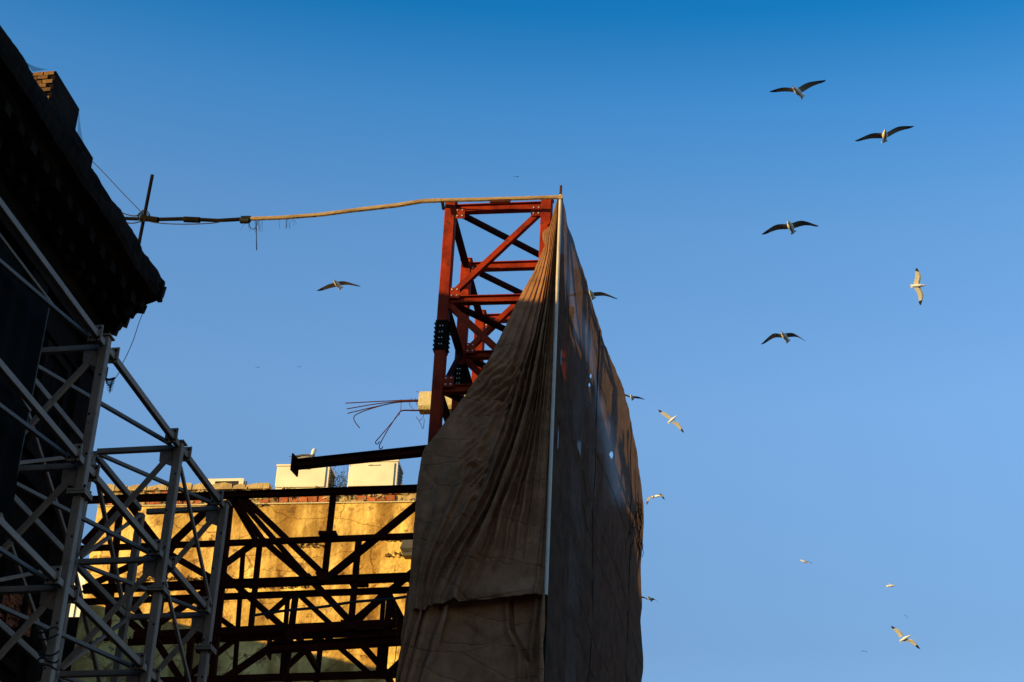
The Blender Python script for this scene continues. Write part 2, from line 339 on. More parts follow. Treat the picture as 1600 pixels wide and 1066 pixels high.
# modillions and dentils under the cornice
me0 = None
for k in range(38):
    s = -.7 - k * .62
    b_ = MB(); bblock(b_, s - .13, s + .13, -.93, -.34, 22.86, 23.10)
    bblock(b_, s - .11, s + .11, -1.0, -.74, 22.62, 22.86)
    b_.build('cornice_bracket', M['stone'], lb)
for k in range(3):
    z = (21.7, 20.9, 17.6)[k]
    b_ = MB(); bblock(b_, L0, -.3, WN, WN + (.16, .09, .22)[k], z, z + (.30, .12, .34)[k]); b_.build('string_course', M['stone2'], lb)
for k in range(11):
    s = -.75 - k * 2.9
    b_ = MB(); bblock(b_, s - .38, s + .38, WN, WN + .13, 2, 21.7); bblock(b_, s - .46, s + .46, WN, WN + .2, 21.15, 21.45); b_.build('pilaster', M['stone'], lb)
    for z0 in (18.4, 14.2, 10.0, 5.6):
        f_ = MB(); c = s - 1.45
        for a, b2, c1, c2 in ((-.62, -.5, z0, z0 + 2.2), (.5, .62, z0, z0 + 2.2), (-.62, .62, z0 + 2.2, z0 + 2.36), (-.7, .7, z0 - .16, z0)):
            bblock(f_, c + a, c + b2, WN, WN + .12, c1, c2)
        wf = f_.build('window', M['stone2'], lb)
        p_ = MB()
        for a, b2 in ((-.5, -.02), (.02, .5)): bblock(p_, c + a, c + b2, WN + .01, WN + .03, z0, z0 + 2.2)
        p_.build('pane', M['glass'], wf)
rp = MB(); bblock(rp, L0, -.6, -1.75, -1.5, 23.9, 24.55); rp.build('shadow_kerb', M['stone'], lb)  # unseen kerb added to raise the shadow line on the tower
# roof parapet block with brick end
pb = MB()
blk_n = -.45
def hb(x, y, n): return hit(x, y, bp_(0, n, 0), BN)
pa = hb(88, 110, blk_n); pc = hb(124, 172, blk_n)
def bs(p): return (p - CEND).dot(BX)
s0, s1 = bs(pa), bs(pc); zt = (pa.z + pc.z) / 2
bblock(pb, s0, s1, -2.2, blk_n, 23.9, zt)
bblock(pb, s1 - .01, s1 + 1.1, -2.2, blk_n - .05, 23.9, zt - .45)
pb.build('parapet', M['stone2'], lb)
for r_ in range(7):
    for c_ in range(5):
        z = zt - .06 - r_ * .105; n = blk_n - .13 - c_ * .235 - (.115 if r_ % 2 else 0)
        b_ = MB(); j = random.uniform(-.015, .02)
        bblock(b_, s0 - .035 - j, s0 - .002, n - .105, n + .105, z - .043, z + .043)
        b_.build('brick', M['oldbrick'], lb)
# net rags on the parapet
n0 = hb(37, 95, -.35); n1 = hb(52, 112, -.35); n2 = hb(76, 108, -.5)
q = MB(); q.grid([[n0.lerp(n1, i/6) + V((0, 0, .012 * math.sin(i))) for i in range(7)], [n0.lerp(n2, i/6) - V((0, 0, .05 * math.sin(i / 6 * 3.1))) for i in range(7)]])
q.build('net_rag', M['thinnet'], lb, fix=False)
e0 = hb(123, 172, -.3); e1 = hb(136, 242, -.25); e2 = hb(120, 222, -.4)
q = MB(); q.grid([[e0.lerp(e1, i/8) - V((0, 0, .1 * math.sin(i/8*3.14))) for i in range(9)], [e0.lerp(e2, i/8) for i in range(9)]])
q.build('net_rag', M['thinnet'], lb, fix=False)
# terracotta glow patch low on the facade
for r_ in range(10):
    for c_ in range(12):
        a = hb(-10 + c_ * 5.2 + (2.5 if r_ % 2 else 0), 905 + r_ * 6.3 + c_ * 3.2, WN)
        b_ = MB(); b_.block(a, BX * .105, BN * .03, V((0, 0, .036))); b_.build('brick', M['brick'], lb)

# ---- plaster wall at the back
WY = 46.0
wl = thing('plaster_wall', V((-13, WY + .2, 0)), 'ochre plastered party wall with a band of exposed red brick along its top, behind the dark truss', 'wall')
XL, XR = -18.2, -6.4
ZT = 24.0
w_ = MB()
rows = []
for i in range(61):
    z = ZT - .47 - (ZT - .47) * (i / 60) ** 1.5
    rows.append([V((XL + (XR - XL) * j / 120, WY - .04 + .02 * noise.fractal(V((XL + (XR-XL)*j/120, 0, z)) * .9, 1, 2, 5), z)) for j in range(121)])
w_.grid(rows); w_.rbox(XL, XR, WY, WY + .5, 0, ZT - .46)
w_.build('plaster', M['plaster'], wl, smooth=True)
MB().rbox(XL, XR, WY + .03, WY + .5, ZT - .46, ZT - .02).build('mortar_bed', M['mortar'], wl)
bm_shared = []
for row in range(2):
    x = XL + (.13 if row % 2 else 0)
    while x < XR - .3:
        hide = noise.noise(V((x * 1.1, row * 2.3, 5)))
        right = x > -14.0
        if hide < (.16 if right else -.08):
            z = ZT - .35 + row * .205
            w__ = random.uniform(.22, .255); h__ = random.uniform(.165, .185)
            b_ = MB(); y0 = WY + random.uniform(-.045, -.005)
            b_.box(V((x, y0 + .06, z)), V((x + w__, y0 + .06, z + random.uniform(-.008, .008))), .12, h__, ch=.1)
            b_.build('brick', M['brick'], wl)
        x += .268
# crumbling mortar lumps and coping stones
lm = MB()
for k in range(420):
    x = random.uniform(XL, XR); z = ZT - random.uniform(.02, .46); r_ = random.uniform(.02, .07)
    rx = Matrix.Rotation(random.random() * 3, 3, V((random.random(), random.random(), random.random() + .1)).normalized())
    lm.block(V((x, WY + random.uniform(-.02, .05), z)), rx @ V((r_ * 1.5, 0, 0)), rx @ V((0, r_ * .5, 0)), rx @ V((0, 0, r_ * .8)))
tag(lm.build('mortar_lumps', M['mortar'], wl), kind='stuff')
x = XL
while x < -13.9:
    ln = random.uniform(.35, .8); h_ = random.uniform(.10, .22)
    pts = [(x, 0), (x + ln * .97, 0), (x + ln * .96, h_ * random.uniform(.7, 1)), (x + ln * .6, h_), (x + ln * .2, h_ * random.uniform(.7, 1.05)), (x + .02, h_ * .6)]
    MB().prism([V((a, WY - .06, ZT - .02 + b)) for a, b in pts], V((0, .55, 0))).build('coping_stone', M['mortar'], wl)
    x += ln
za = hy(110, 962, WY).z
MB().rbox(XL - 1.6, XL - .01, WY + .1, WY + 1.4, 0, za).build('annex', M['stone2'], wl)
sc_ = MB()
for x0, x1, yy, nn2 in ((590, 642, 842, 60), (600, 645, 868, 40), (455, 505, 852, 60), (385, 450, 917, 70), (430, 510, 915, 60), (545, 625, 1003, 60), (380, 420, 790, 40), (150, 330, 905, 160), (150, 330, 1000, 120)):
    for k in range(nn2):
        p = hy(random.uniform(x0, x1), yy + random.gauss(0, 1.6), WY - .045); r_ = random.uniform(.008, .03)
        rx = Matrix.Rotation(random.random() * 3, 3, V((random.random(), random.random(), random.random() + .1)).normalized())
        sc_.block(p, rx @ V((r_ * 2.4, 0, 0)), rx @ V((0, r_ * .7, 0)), rx @ V((0, 0, r_ * .5)))
tag(sc_.build('wall_scars', M['scar'], wl), kind='stuff')
# ledge line under the brick band
MB().rbox(XL, XR, WY - .075, WY - .02, ZT - .50, ZT - .465).build('ledge', M['concrete'], wl)
# grey corbel bracket on the wall
pc = hy(633, 858, WY - .3)
lp = thing('wall_corbel', pc, 'dark grey flared corbel bracket on the ochre wall just left of the brown tarpaulin', 'corbel')
q = MB()
for (z0, z1, a, b2) in ((.38, .30, .11, .13), (.30, -.06, .13, .22), (-.06, -.16, .22, .14), (-.16, -.24, .14, .13)):
    vs = []
    for z, r_ in ((z0, a), (z1, b2)):
        vs += [pc + V((i * r_ + .12, j * r_, z)) for i, j in ((-1, -1), (1, -1), (1, 1), (-1, 1))]
    q.add(vs, [(0, 1, 2, 3), (4, 5, 6, 7)] + [(i, (i+1) % 4, 4 + (i+1) % 4, 4 + i) for i in range(4)])
q.build('corbel_block', M['corbel'], lp); MB().tube([pc + V((.12, 0, .2)), pc + V((.12, .35, .25))], .03).build('arm', M['corbel'], lp)

# ---- neighbour whose roof shades the lower wall, and a white house far behind
nb = thing('neighbour_building', V((-25, 42, 0)), 'grey rendered building hidden behind the black corner building', 'building')
MB().rbox(-34, -19.1, 38, 47, 0, 20.8).build('wall', M['concrete'], nb)
MB().rbox(-34.1, -19.0, 37.9, 47.1, 20.8, 20.9).build('roof', M['stone'], nb)
wb = thing('white_house', V((-26, 62, 0)), 'bright white building glimpsed through the grey steel frame, left of the ochre wall', 'building')
MB().rbox(-34, -20.5, 60, 68, 0, 27.7).build('wall', M['white'], wb)
for k in range(6):
    MB().tube([V((-25.2 + k * .45, 59.7, 25.4)), V((-25.2 + k * .45, 59.7, 26.6))], .025).build('railing_bar', M['cable'], wb)
MB().tube([V((-26, 59.7, 26.6)), V((-22.3, 59.7, 26.6))], .03).build('rail', M['cable'], wb)

# ---- air-conditioning units
def ac(pl, pr, ptop, pbot, depth, label, marks=True):
    a = hy(pl, ptop, WY + .05); b = hy(pr, ptop, WY + .05); zt_ = (a.z + b.z) / 2 + .02; zb = ZT
    x0, x1 = a.x, b.x
    t = thing('air_conditioner', V(((x0 + x1)/2, WY + .05 + depth/2, zb)), label, 'air conditioner', 'air conditioners on top of the plaster wall')
    y0 = WY + .05
    MB().box(V(((x0+x1)/2, y0 + .012, (zb+zt_)/2)), V(((x0+x1)/2, y0 + depth, (zb+zt_)/2)), x1 - x0 - .004, zt_ - zb, ch=.02).build('casing', M['cream'], t)
    MB().rbox(x0 - .015, x1 + .015, y0 - .02, y0 + depth + .02, zt_ - .02, zt_ + .03).build('lid', M['cream'], t)
    MB().rbox(x0 + .03, x1 - .09, y0 - .03, y0 + .01, zb + .05, zt_ - .06).build('front_panel', M['cream'], t)
    q = MB()
    if marks:
        n_ = 9; cx = (x0 + x1) / 2 + .05
        for k in range(n_):
            q.rbox(cx - .18 + k * .04, cx - .18 + k * .04 + random.uniform(.018, .034), y0 - .036, y0 - .029, zt_ - .15, zt_ - .15 + random.uniform(.022, .034))
        q.build('name_plate', M['corbel'], t)
    g_ = MB()
    for k in range(7):
        z = zb + .1 + k * (zt_ - zb - .2) / 6
        g_.rbox(x1 - .002, x1 + .02, y0 + .12, y0 + depth - .08, z, z + .03)
    g_.build('side_grille', M['steelgrille'], t)
    q = MB()
    for dx_ in (.12, x1 - x0 - .12): q.rbox(x0 + dx_ - .04, x0 + dx_ + .04, y0 + .02, y0 + depth, zb - .04, zb)
    q.build('foot', M['corbel'], t)
    return t
ac(433, 515, 728, 762, .75, 'cream air conditioner on the wall top, under the gull on the steel beam')
ac(546, 622, 722, 757, .75, 'cream air conditioner on the wall top, beside the brown tarpaulin')
# low unit with a grille, at the left
a = hy(326, 750, WY); b = hy(381, 748, WY)
t = thing('air_conditioner', V(((a.x+b.x)/2, WY + .3, ZT)), 'low cream air conditioner with a wide front grille, left of the two tall ones', 'air conditioner', 'air conditioners on top of the plaster wall')
zt_ = a.z
q = MB(); q.rbox(a.x, b.x, WY + .03, WY + .6, ZT - .02, zt_); q.build('casing', M['cream'], t)
fr = MB()
for x0, x1, z0, z1 in ((a.x - .01, b.x + .01, zt_ - .06, zt_ + .02), (a.x - .01, b.x + .01, ZT - .02, ZT + .04), (a.x - .01, a.x + .2, ZT + .04, zt_ - .06), (b.x - .12, b.x + .01, ZT + .04, zt_ - .06)):
    fr.rbox(x0, x1, WY - .03, WY + .03, z0, z1)
fr.build('frame', M['cream'], t)
gr = MB()
for k in range(18): gr.rbox(a.x + .22 + k * .05, a.x + .24 + k * .05, WY - .02, WY + .02, ZT + .04, zt_ - .06)
for k in range(3): gr.rbox(a.x + .2, b.x - .12, WY - .025, WY - .015, ZT + .06 + k * .05, ZT + .075 + k * .05)
gr.build('grille', M['steelgrille'], t)

# ---- weeds on the wall
def weed(px, n, h, spread, label, leaves=260):
    base = hy(px, 760, WY + .3); base.z = ZT - .03
    t = thing('weed', base, label, 'plant', 'weeds growing on the wall top')
    q = MB(); l = MB()
    for k in range(n):
        p = base + V((random.uniform(-spread, spread), random.uniform(-.15, .15), 0)); pts = [p]; d = V((random.uniform(-.35, .35), random.uniform(-.2, .2), 1))
        hh = h * random.uniform(.5, 1.05)
        for j in range(6):
            d += V((random.uniform(-.25, .25), random.uniform(-.2, .2), 0)); p = p + d.normalized() * hh / 6; pts.append(p)
        q.tube(pts, [.009, .008, .007, .006, .005, .004, .002], 4)
        for j in range(leaves // n):
            i = random.randint(1, 5); c = pts[i].lerp(pts[i+1], random.random()) + V((random.gauss(0, .04), random.gauss(0, .04), random.gauss(0, .04)))
            a1 = V((random.uniform(-1, 1), random.uniform(-1, 1), random.uniform(-1, 1))).normalized() * .03; a2 = a1.cross(V((random.uniform(-1, 1), random.uniform(-1, 1), 1))).normalized() * .011
            l.add([c - a1, c + a2, c + a1, c - a2], [(0, 1, 2, 3)])
    q.build('stem', M['leaf'], t); tag(l.build('foliage', M['leaf'], t, fix=False), kind='stuff')
weed(532, 14, .75, .2, 'spindly dark weed growing between the two tall air conditioners', 420)
weed(418, 5, .35, .25, 'thin weed trailing beside the left-hand tall air conditioner', 50)
weed(548, 5, .5, .05, 'reddish weed leaning over the left edge of the air conditioner by the tarpaulin', 120)
weed(300, 4, .2, .3, 'small dry weed on the stones at the left end of the wall top', 40)

# ------------------------------------------------------------------ red tower
TY = 34.0
ty = [34.0, 36.33, 38.62]
txl, txr = -6.62, -4.53
ZTOP = 24.93
tw = thing('red_steel_tower', V(((txl + txr)/2, 36.3, 0)), 'rust-red braced steel tower, its bolted columns half hidden by the brown tarpaulin', 'steel tower')
def member(parent, name, p0, p1, w, h, m='red', kind='box', ref=None, trim=0):
    p0 = V(p0); p1 = V(p1); d = (p1 - p0).normalized(); p0 = p0 + d * trim; p1 = p1 - d * trim
    q = MB(); getattr(q, 'box' if kind == 'box' else 'ibeam')(p0, p1, w, h, ref)
    return q.build(name, M[m] if isinstance(m, str) else m, parent)
lw = .235
cols = {}
for i, y in enumerate(ty):
    for sx, x in (('l', txl), ('r', txr)):
        cols[i, sx] = member(tw, 'column', (x, y, 0), (x, y, ZTOP - (0 if sx == 'l' else -.02)), lw, lw)
    MB().rbox(txl - lw/2 - .02, txl + lw/2 + .02, y - lw/2 - .02, y + lw/2 + .02, ZTOP + .001, ZTOP + .022).build('cap_plate', M['red'], tw)
    MB().rbox(txr - lw/2 - .02, txr + lw/2 + .02, y - lw/2 - .02, y + lw/2 + .02, ZTOP + .021, ZTOP + .042).build('cap_plate', M['red'], tw)
levels = [24.78, 22.47, 20.34, 18.2, 16.0, 13.8]
def gusset(p, nx, nz, w=.22, h=.26, off=None, nrm=(0, -1, 0), parent=tw, m='red', bolts=4):
    nrm = V(nrm).normalized(); a = V((0, 0, 1)).cross(nrm).normalized()
    q = MB(); c = V(p); q.block(c, a * w/2, V((0, 0, h/2)), nrm * .008); o_ = q.build('gusset_plate', M[m], parent)
    b_ = MB()
    for i in range(2):
        for j in range(bolts // 2):
            b_.bolt(c + a * (w * (.25 if i else -.25)) + V((0, 0, h * (-.28 + .56 * j / max(1, bolts//2 - 1)))) + nrm * .008, nrm, .016, .022)
    tag(b_.build('bolts', M['bolt'], o_), kind='stuff')
for i, y in enumerate(ty):
    for k, z in enumerate(levels):
        member(tw, 'cross_beam', (txl + lw/2, y, z), (txr - lw/2, y, z), .15, .17 if k else .19, kind='ibeam')
        for s_, x in ((1, txl), (-1, txr)):
            gusset((x + s_ * (lw/2 + .1), y - .085, z - .16 if k == 0 else z + .14), 0, 0)
        if k < len(levels) - 1:
            z2 = levels[k+1]; flip = (k + (i > 0) * (0)) % 2 == 0
            a = V((txl + lw/2, y, (z2 if flip else z) + (.1 if flip else -.12))); b = V((txr - lw/2, y, (z if flip else z2) + (-.12 if flip else .1)))
            member(tw, 'diagonal_brace', a, b, .12, .13, kind='box')
for k, z in enumerate(levels):
    for s_, x in ((1, txl), (-1, txr)):
        for i in range(2):
            member(tw, 'side_beam', (x, ty[i] + lw/2, z), (x, ty[i+1] - lw/2, z), .13, .15, 'shadered', 'ibeam')
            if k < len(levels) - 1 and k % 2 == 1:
                member(tw, 'side_brace', (x + s_*.02, ty[i] + lw/2, levels[k+1]), (x + s_*.02, ty[i+1] - lw/2, z), .09, .10, 'shadered')
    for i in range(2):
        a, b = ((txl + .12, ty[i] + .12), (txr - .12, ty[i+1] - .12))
        member(tw, 'plan_brace', (a[0], a[1], z + .01), (b[0], b[1], z + .01), .11, .11, 'shadered')
# splice joints, studded with bolts
def splice(x, y, z, h=.62, parent=tw, r=.15):
    q = MB(); q.rbox(x - r + .02, x + r - .02, y - r + .02, y + r - .02, z - h/2, z + h/2); s_ = q.build('splice_joint', M['black'], parent)
    b_ = MB()
    for j in range(7):
        zz = z - h/2 + .05 + j * (h - .1) / 6
        for i in (-.08, -.03, .03, .08):
            b_.bolt((x + i, y - r + .02, zz), (0, -1, 0), .014, .035); b_.bolt((x + r - .02, y + i, zz), (1, 0, 0), .014, .035); b_.bolt((x - r + .02, y + i, zz), (-1, 0, 0), .014, .035)
    tag(b_.build('bolts', M['black'], s_), kind='stuff')
    b_ = MB()
    for j in range(4):
        zz = z - h * .33 + j * h * .2
        for i in (-.055, .0): b_.bolt((x + i + .03, y - r + .019, zz), (0, -1, 0), .012, .042)
    tag(b_.build('bolt_heads', M['bolt'], s_), kind='stuff')
zsp = hy(683, 528, TY).z
splice(txl, TY, zsp, .72)
splice(txl, ty[1], hy(722, 592, ty[1]).z, .6); splice(txr, TY, zsp, .72)
splice(txl, ty[0], hy(650, 1003, TY).z, .62)
# cantilevered beam with a flared end plate
cr = V((txl - lw/2, 34.0, 18.95)); cl = hz(462, 726, 18.95)
cb = MB().ibeam(cr, cl, .19, .17).build('cantilever_beam', M['shadered'], tw)
d_ = (cl - cr).normalized(); n_ = d_.cross(V((0, 0, 1))).normalized()
MB().prism([cl + n_ * .17 + V((0, 0, .18)), cl - n_ * .17 + V((0, 0, .18)), cl - n_ * .17 - V((0, 0, .2)), cl + n_ * .17 - V((0, 0, .2))], d_ * .03).build('end_plate', M['shadered'], cb)

# ------------------------------------------------------------------ dark truss
PA = (V((-7, 35.0, 0)), V((.067, 1, 0)).normalized()); PB = (V((-7, 37.1, 0)), V((.067, 1, 0)).normalized())
tr = thing('shaded_red_truss', V((-9.2, 36, 0)), 'red steel lattice truss of crossing beams in a shade-darkened tone, silhouetted against the ochre wall', 'steel truss')
def tm(name, x0, y0, x1, y1, px, pl=PA, m='shadered', kind='box', dy=0):
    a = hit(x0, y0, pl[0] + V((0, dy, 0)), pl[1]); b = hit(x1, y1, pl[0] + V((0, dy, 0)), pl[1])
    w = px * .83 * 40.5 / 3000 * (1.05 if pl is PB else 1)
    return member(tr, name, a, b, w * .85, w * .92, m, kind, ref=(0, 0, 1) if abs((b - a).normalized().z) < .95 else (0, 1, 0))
# front plane
tm('chord', 120, 782, 668, 763, 13, kind='ibeam')
tm('chord', 110, 858, 668, 837, 11, dy=.03)
tm('chord', 130, 921, 668, 901, 15, kind='ibeam')
tm('chord', 210, 994, 668, 972, 15, dy=.03)
tm('chord', 200, 1066, 668, 1052, 13)
tm('post', 521, 771, 508, 893, 12, dy=.06); tm('post', 561, 838, 549, 968, 12, dy=-.1)
tm('post', 361, 770, 330, 1075, 14, dy=.06); tm('post', 406, 848, 391, 990, 11, dy=.1)
tm('post', 190, 775, 165, 1000, 13, dy=.06); tm('post', 462, 930, 445, 1062, 12, dy=-.1)
tm('post', 609, 935, 598, 1060, 12, dy=.06)
tm('diagonal', 370, 768, 508, 900, 12, dy=.1); tm('diagonal', 512, 903, 655, 786, 13, dy=.14)
tm('diagonal', 362, 776, 412, 845, 11, dy=.18); tm('diagonal', 340, 890, 405, 843, 11, dy=.12)
tm('diagonal', 480, 900, 548, 972, 13, dy=.14); tm('diagonal', 548, 975, 646, 893, 12, dy=.16)
tm('diagonal', 350, 898, 448, 985, 12, dy=.12); tm('diagonal', 330, 1075, 462, 985, 12, dy=.14)
tm('diagonal', 545, 985, 605, 1052, 12, dy=.12); tm('diagonal', 605, 1055, 650, 1012, 12, dy=.12)
tm('diagonal', 195, 780, 255, 858, 12, dy=.12); tm('diagonal', 258, 860, 345, 776, 13, dy=.14); tm('diagonal', 130, 850, 190, 785, 12, dy=.14)
tm('diagonal', 258, 862, 350, 915, 12, dy=.12); tm('diagonal', 130, 920, 250, 862, 11, dy=.16)
tm('diagonal', 232, 985, 338, 912, 12, dy=.12); tm('diagonal', 140, 918, 236, 1000, 14, dy=.2)
tm('diagonal', 205, 940, 285, 1066, 13, dy=.24); tm('post', 262, 862, 244, 1000, 11, dy=.06); tm('post', 300, 985, 292, 1070, 13, dy=.06)
# rear plane, slightly catching the sun
tm('rear_chord', 120, 941, 662, 921, 11, PB, kind='ibeam'); tm('rear_chord', 200, 1004, 662, 986, 11, PB, kind='ibeam')
tm('rear_post', 450, 930, 440, 1060, 9, PB, dy=.05); tm('rear_post', 503, 985, 494, 1075, 10, PB, dy=.05); tm('rear_post', 600, 925, 590, 1060, 9, PB, dy=.05); tm('rear_post', 380, 860, 366, 1062, 9, PB, dy=.05)
tm('rear_diagonal', 408, 842, 480, 905, 12, PB, dy=.1); tm('rear_diagonal', 366, 772, 480, 902, 11, PB, dy=.1)
tm('rear_diagonal', 415, 965, 458, 927, 10, PB, dy=.1); tm('rear_diagonal', 465, 927, 530, 988, 10, PB, dy=.1); tm('rear_diagonal', 540, 990, 602, 925, 11, PB, dy=.1)
tm('rear_diagonal', 505, 990, 580, 1055, 10, PB, dy=.1); tm('rear_diagonal', 607, 926, 650, 1010, 11, PB, dy=.1); tm('rear_diagonal', 440, 1050, 505, 990, 10, PB, dy=.1)
tm('rear_diagonal', 300, 935, 376, 990, 10, PB, dy=.1); tm('rear_diagonal', 290, 1060, 372, 995, 10, PB, dy=.1)
# ties between the two planes
for (x, y) in ((361, 776), (460, 985), (608, 945), (605, 1056), (445, 1058), (640, 901)):
    a = hit(x, y, *PA); a2 = a + V((0, 2.1, 0)); member(tr, 'tie_beam', a, a2, .1, .12, 'shadered')
# gusset blocks
for (x, y) in ((508, 900), (548, 975), (405, 848), (258, 862), (350, 910), (458, 990)):
    a = hit(x, y, PA[0] + V((0, -.09, 0)), PA[1]); q = MB(); q.prism([a + V((-.22, 0, .09)), a + V((.22, 0, .09)), a + V((.13, 0, -.1)), a + V((-.13, 0, -.1))], V((0, .02, 0))); q.build('gusset_plate', M['shadered'], tr)
for (x, y) in ((512, 834), (558, 907)):
    a = hit(x, y, PA[0] + V((0, -.16, 0)), PA[1]); MB().rbox(a.x - .18, a.x + .18, a.y - .06, a.y + .3, a.z - .03, a.z + .04).build('flange_plate', M['shadered'], tr)
# lower stub beam with an end plate
a = hit(421, 1013, PA[0] + V((0, -.5, 0)), PA[1]); b = hit(668, 998, PA[0] + V((0, -.3, 0)), PA[1])
sb = MB().ibeam(a, b, .19, .17).build('stub_beam', M['shadered'], tr)
MB().block(a, V((.015, 0, 0)), V((0, .17, 0)), V((0, 0, .19))).build('end_plate', M['shadered'], sb)

# sagging cable in front of the truss
def pxcurve(pts, plane, n=40):
    xs = [(i, p[0]) for i, p in enumerate(pts)]; ys = [(i, p[1]) for i, p in enumerate(pts)]
    return [hit(smooth_lerp(xs, i * (len(pts)-1) / n), smooth_lerp(ys, i * (len(pts)-1) / n), *plane) for i in range(n + 1)]
PC = (V((-7, 33.7, 0)), V((0, 1, 0)))
c = MB().tube(pxcurve([(395, 962), (440, 955), (500, 949), (551, 941), (610, 936), (650, 931), (676, 935), (688, 932)], PC), .028, 6).build('hose', M['cable']); tag(c, 'black hose strung from the truss to the bottom hem of the upper tarpaulin', 'hose')
for pts, lab in (([(617, 940), (620, 1000), (613, 1066)], 'thin cord hanging straight down left of the tarpaulin edge'),):
    c = MB().tube(pxcurve(pts, PC, 16), .008, 4).build('cord', M['rebar']); tag(c, lab, 'cord')

# ------------------------------------------------------------------ concrete stub with rebar
SY = 40.3
st = thing('broken_concrete_beam', hy(672, 640, SY), 'broken yellow-lit concrete beam end with bare rebar, poking out left of the red tower', 'concrete beam')
a = hy(656, 633, SY); z0 = hy(656, 644, SY).z; z1 = hy(656, 616, SY).z
q = MB(); rows = []
for i in range(9):
    x = a.x + (.0 if i == 0 else i * .35); ring = []
    for j in range(12):
        an = 2 * math.pi * j / 12; cx = max(-1, min(1, math.cos(an) * 1.35)); cz = max(-1, min(1, math.sin(an) * 1.35))
        k = noise.noise(V((i * 1.1, cx * 2, cz * 2))) * .04
        ring.append(V((x + (noise.noise(V((7, cx * 3, cz * 3))) * .12 if i == 0 else 0), SY + cx * .2 + k, (z0 + z1)/2 + cz * (z1 - z0)/2 + k)))
    rows.append(ring)
for r_ in rows: r_.append(r_[0])
q.grid(rows); n_ = len(rows[0]); q.f.append(tuple(range(n_ - 1))); q.build('concrete', M['concrete'], st)
PS = (V((0, SY, 0)), V((0, 1, 0)))
bars = [[(672, 625), (645, 625), (600, 627), (540, 630)], [(672, 626), (640, 626), (590, 631), (542, 639)], [(672, 626), (630, 627), (585, 636), (543, 646)],
        [(672, 627), (620, 629), (585, 637), (560, 646), (553, 652), (555, 660), (562, 669)],
        [(672, 640), (650, 641), (630, 641), (624, 645), (617, 655), (600, 675), (588, 689), (587, 693), (590, 694), (593, 690)],
        [(672, 641), (648, 642), (628, 642), (620, 650), (612, 662), (600, 682), (593, 696), (593, 701), (596, 701), (598, 698)],
        [(627, 624), (626, 640), (623, 650)], [(643, 622), (640, 632), (646, 640)], [(649, 622), (652, 634)], [(650, 612), (660, 614), (668, 613)],
        [(650, 651), (656, 660), (661, 670), (663, 655)], [(662, 640), (661, 652), (655, 658)]]
for i, pts in enumerate(bars):
    MB().tube(pxcurve(pts, (V((0, SY + random.uniform(-.1, .1), 0)), V((0, 1, 0))), 24), .0125 if i < 6 else .007, 5).build('rebar', M['rebar'], st)

# ------------------------------------------------------------------ grey steel frame
FX = V((-8.92 + 9.50, 28.09 - 19.05, 0)).normalized(); FN = V((FX.y, -FX.x, 0)); F0 = V((-9.27, 22.68, 0))
PSs = (F0, FN); FW = 1.45; PR = (F0 - FN * FW, FN)
Z1, Z2, Z3 = 14.93, 13.05, 11.25
gf = thing('grey_steel_frame', F0 - FN * .7, 'grey painted steel space frame with bolted gusset plates, standing before the black building', 'steel frame')
def fs(x, y): return hit(x, y, *PSs)
def fr_(x, y): return hit(x, y, *PR)
def along(p): return (p - F0).dot(FX)
def fp(s, n, z): return F0 + FX * s + FN * n + V((0, 0, z))
posts = [along(fs(122, 785)), along(fs(254, 878)), along(fs(333, 926)), along(fs(122, 785)) - 5.2]
nxt = along(fs(352, 786))
def gm(name, a, b, w, h=None, ref=None):
    k = .68 if name == 'post' else .78
    return member(gf, name, a, b, w * k, (h or w) * k, 'grey', 'box', ref)
zs = {0: 15.06, 1: 14.98, 2: 14.99, 3: 15.1}
for i, s in enumerate(posts):
    for n, wd in ((0, .205), (-FW, .19)):
        gm('post', fp(s, n, 0), fp(s, n, zs[i] - (0 if n == 0 else .12)), wd * .92, ref=FX)
        if n == 0: MB().block(fp(s, n, zs[i] + .012), FX * .095, FN * .095, V((0, 0, .011))).build('cap_plate', M['grey'], gf)
chs = [(posts[3] - 1, posts[0]), (posts[0], posts[1]), (posts[1], posts[2])]
def gplate(c, nrm, w=.2, h=.24, bolts=True):
    a = V((0, 0, 1)).cross(nrm).normalized()
    o_ = MB().block(c, a * w/2, V((0, 0, h/2)), nrm * .012).build('gusset_plate', M['grey'], gf)
    b_ = MB()
    for i in (-1, 1):
        for j in (-1, 1): b_.bolt(c + a * (i * w * .3) + V((0, 0, j * h * .3)) + nrm * .012, nrm, .02, .012)
    tag(b_.build('bolts', M['black'], o_), kind='stuff')
for z in (Z1, Z2, Z3, 9.4):
    for n in (0, -FW):
        for (a, b) in chs:
            gm('chord', fp(a + .1, n, z), fp(b - .1, n, z), .10, .13)
            if n == 0:
                for e in (a + .32, b - .32):
                    gplate(fp(e, -.02, z) + V((0, 0, .03)), -FX, .2, .25)
                    gplate(fp(e, 0, z) + V((0, 0, -.075)), V((BN.x, BN.y, 0)), .02, .05)
    for i, s in enumerate(posts):
        gm('transverse_beam', fp(s, -.1, z - .02), fp(s, -FW + .1, z - .02), .10, .11)
    for (a, b) in chs:       # plan bracing, from the rear left to the front right
        gm('plan_brace', fp(a + .12, -FW + .1, z - .01), fp(b - .12, -.1, z - .01), .075, .075)
lv = [(Z1, Z2), (Z2, Z3), (Z3, 9.4)]
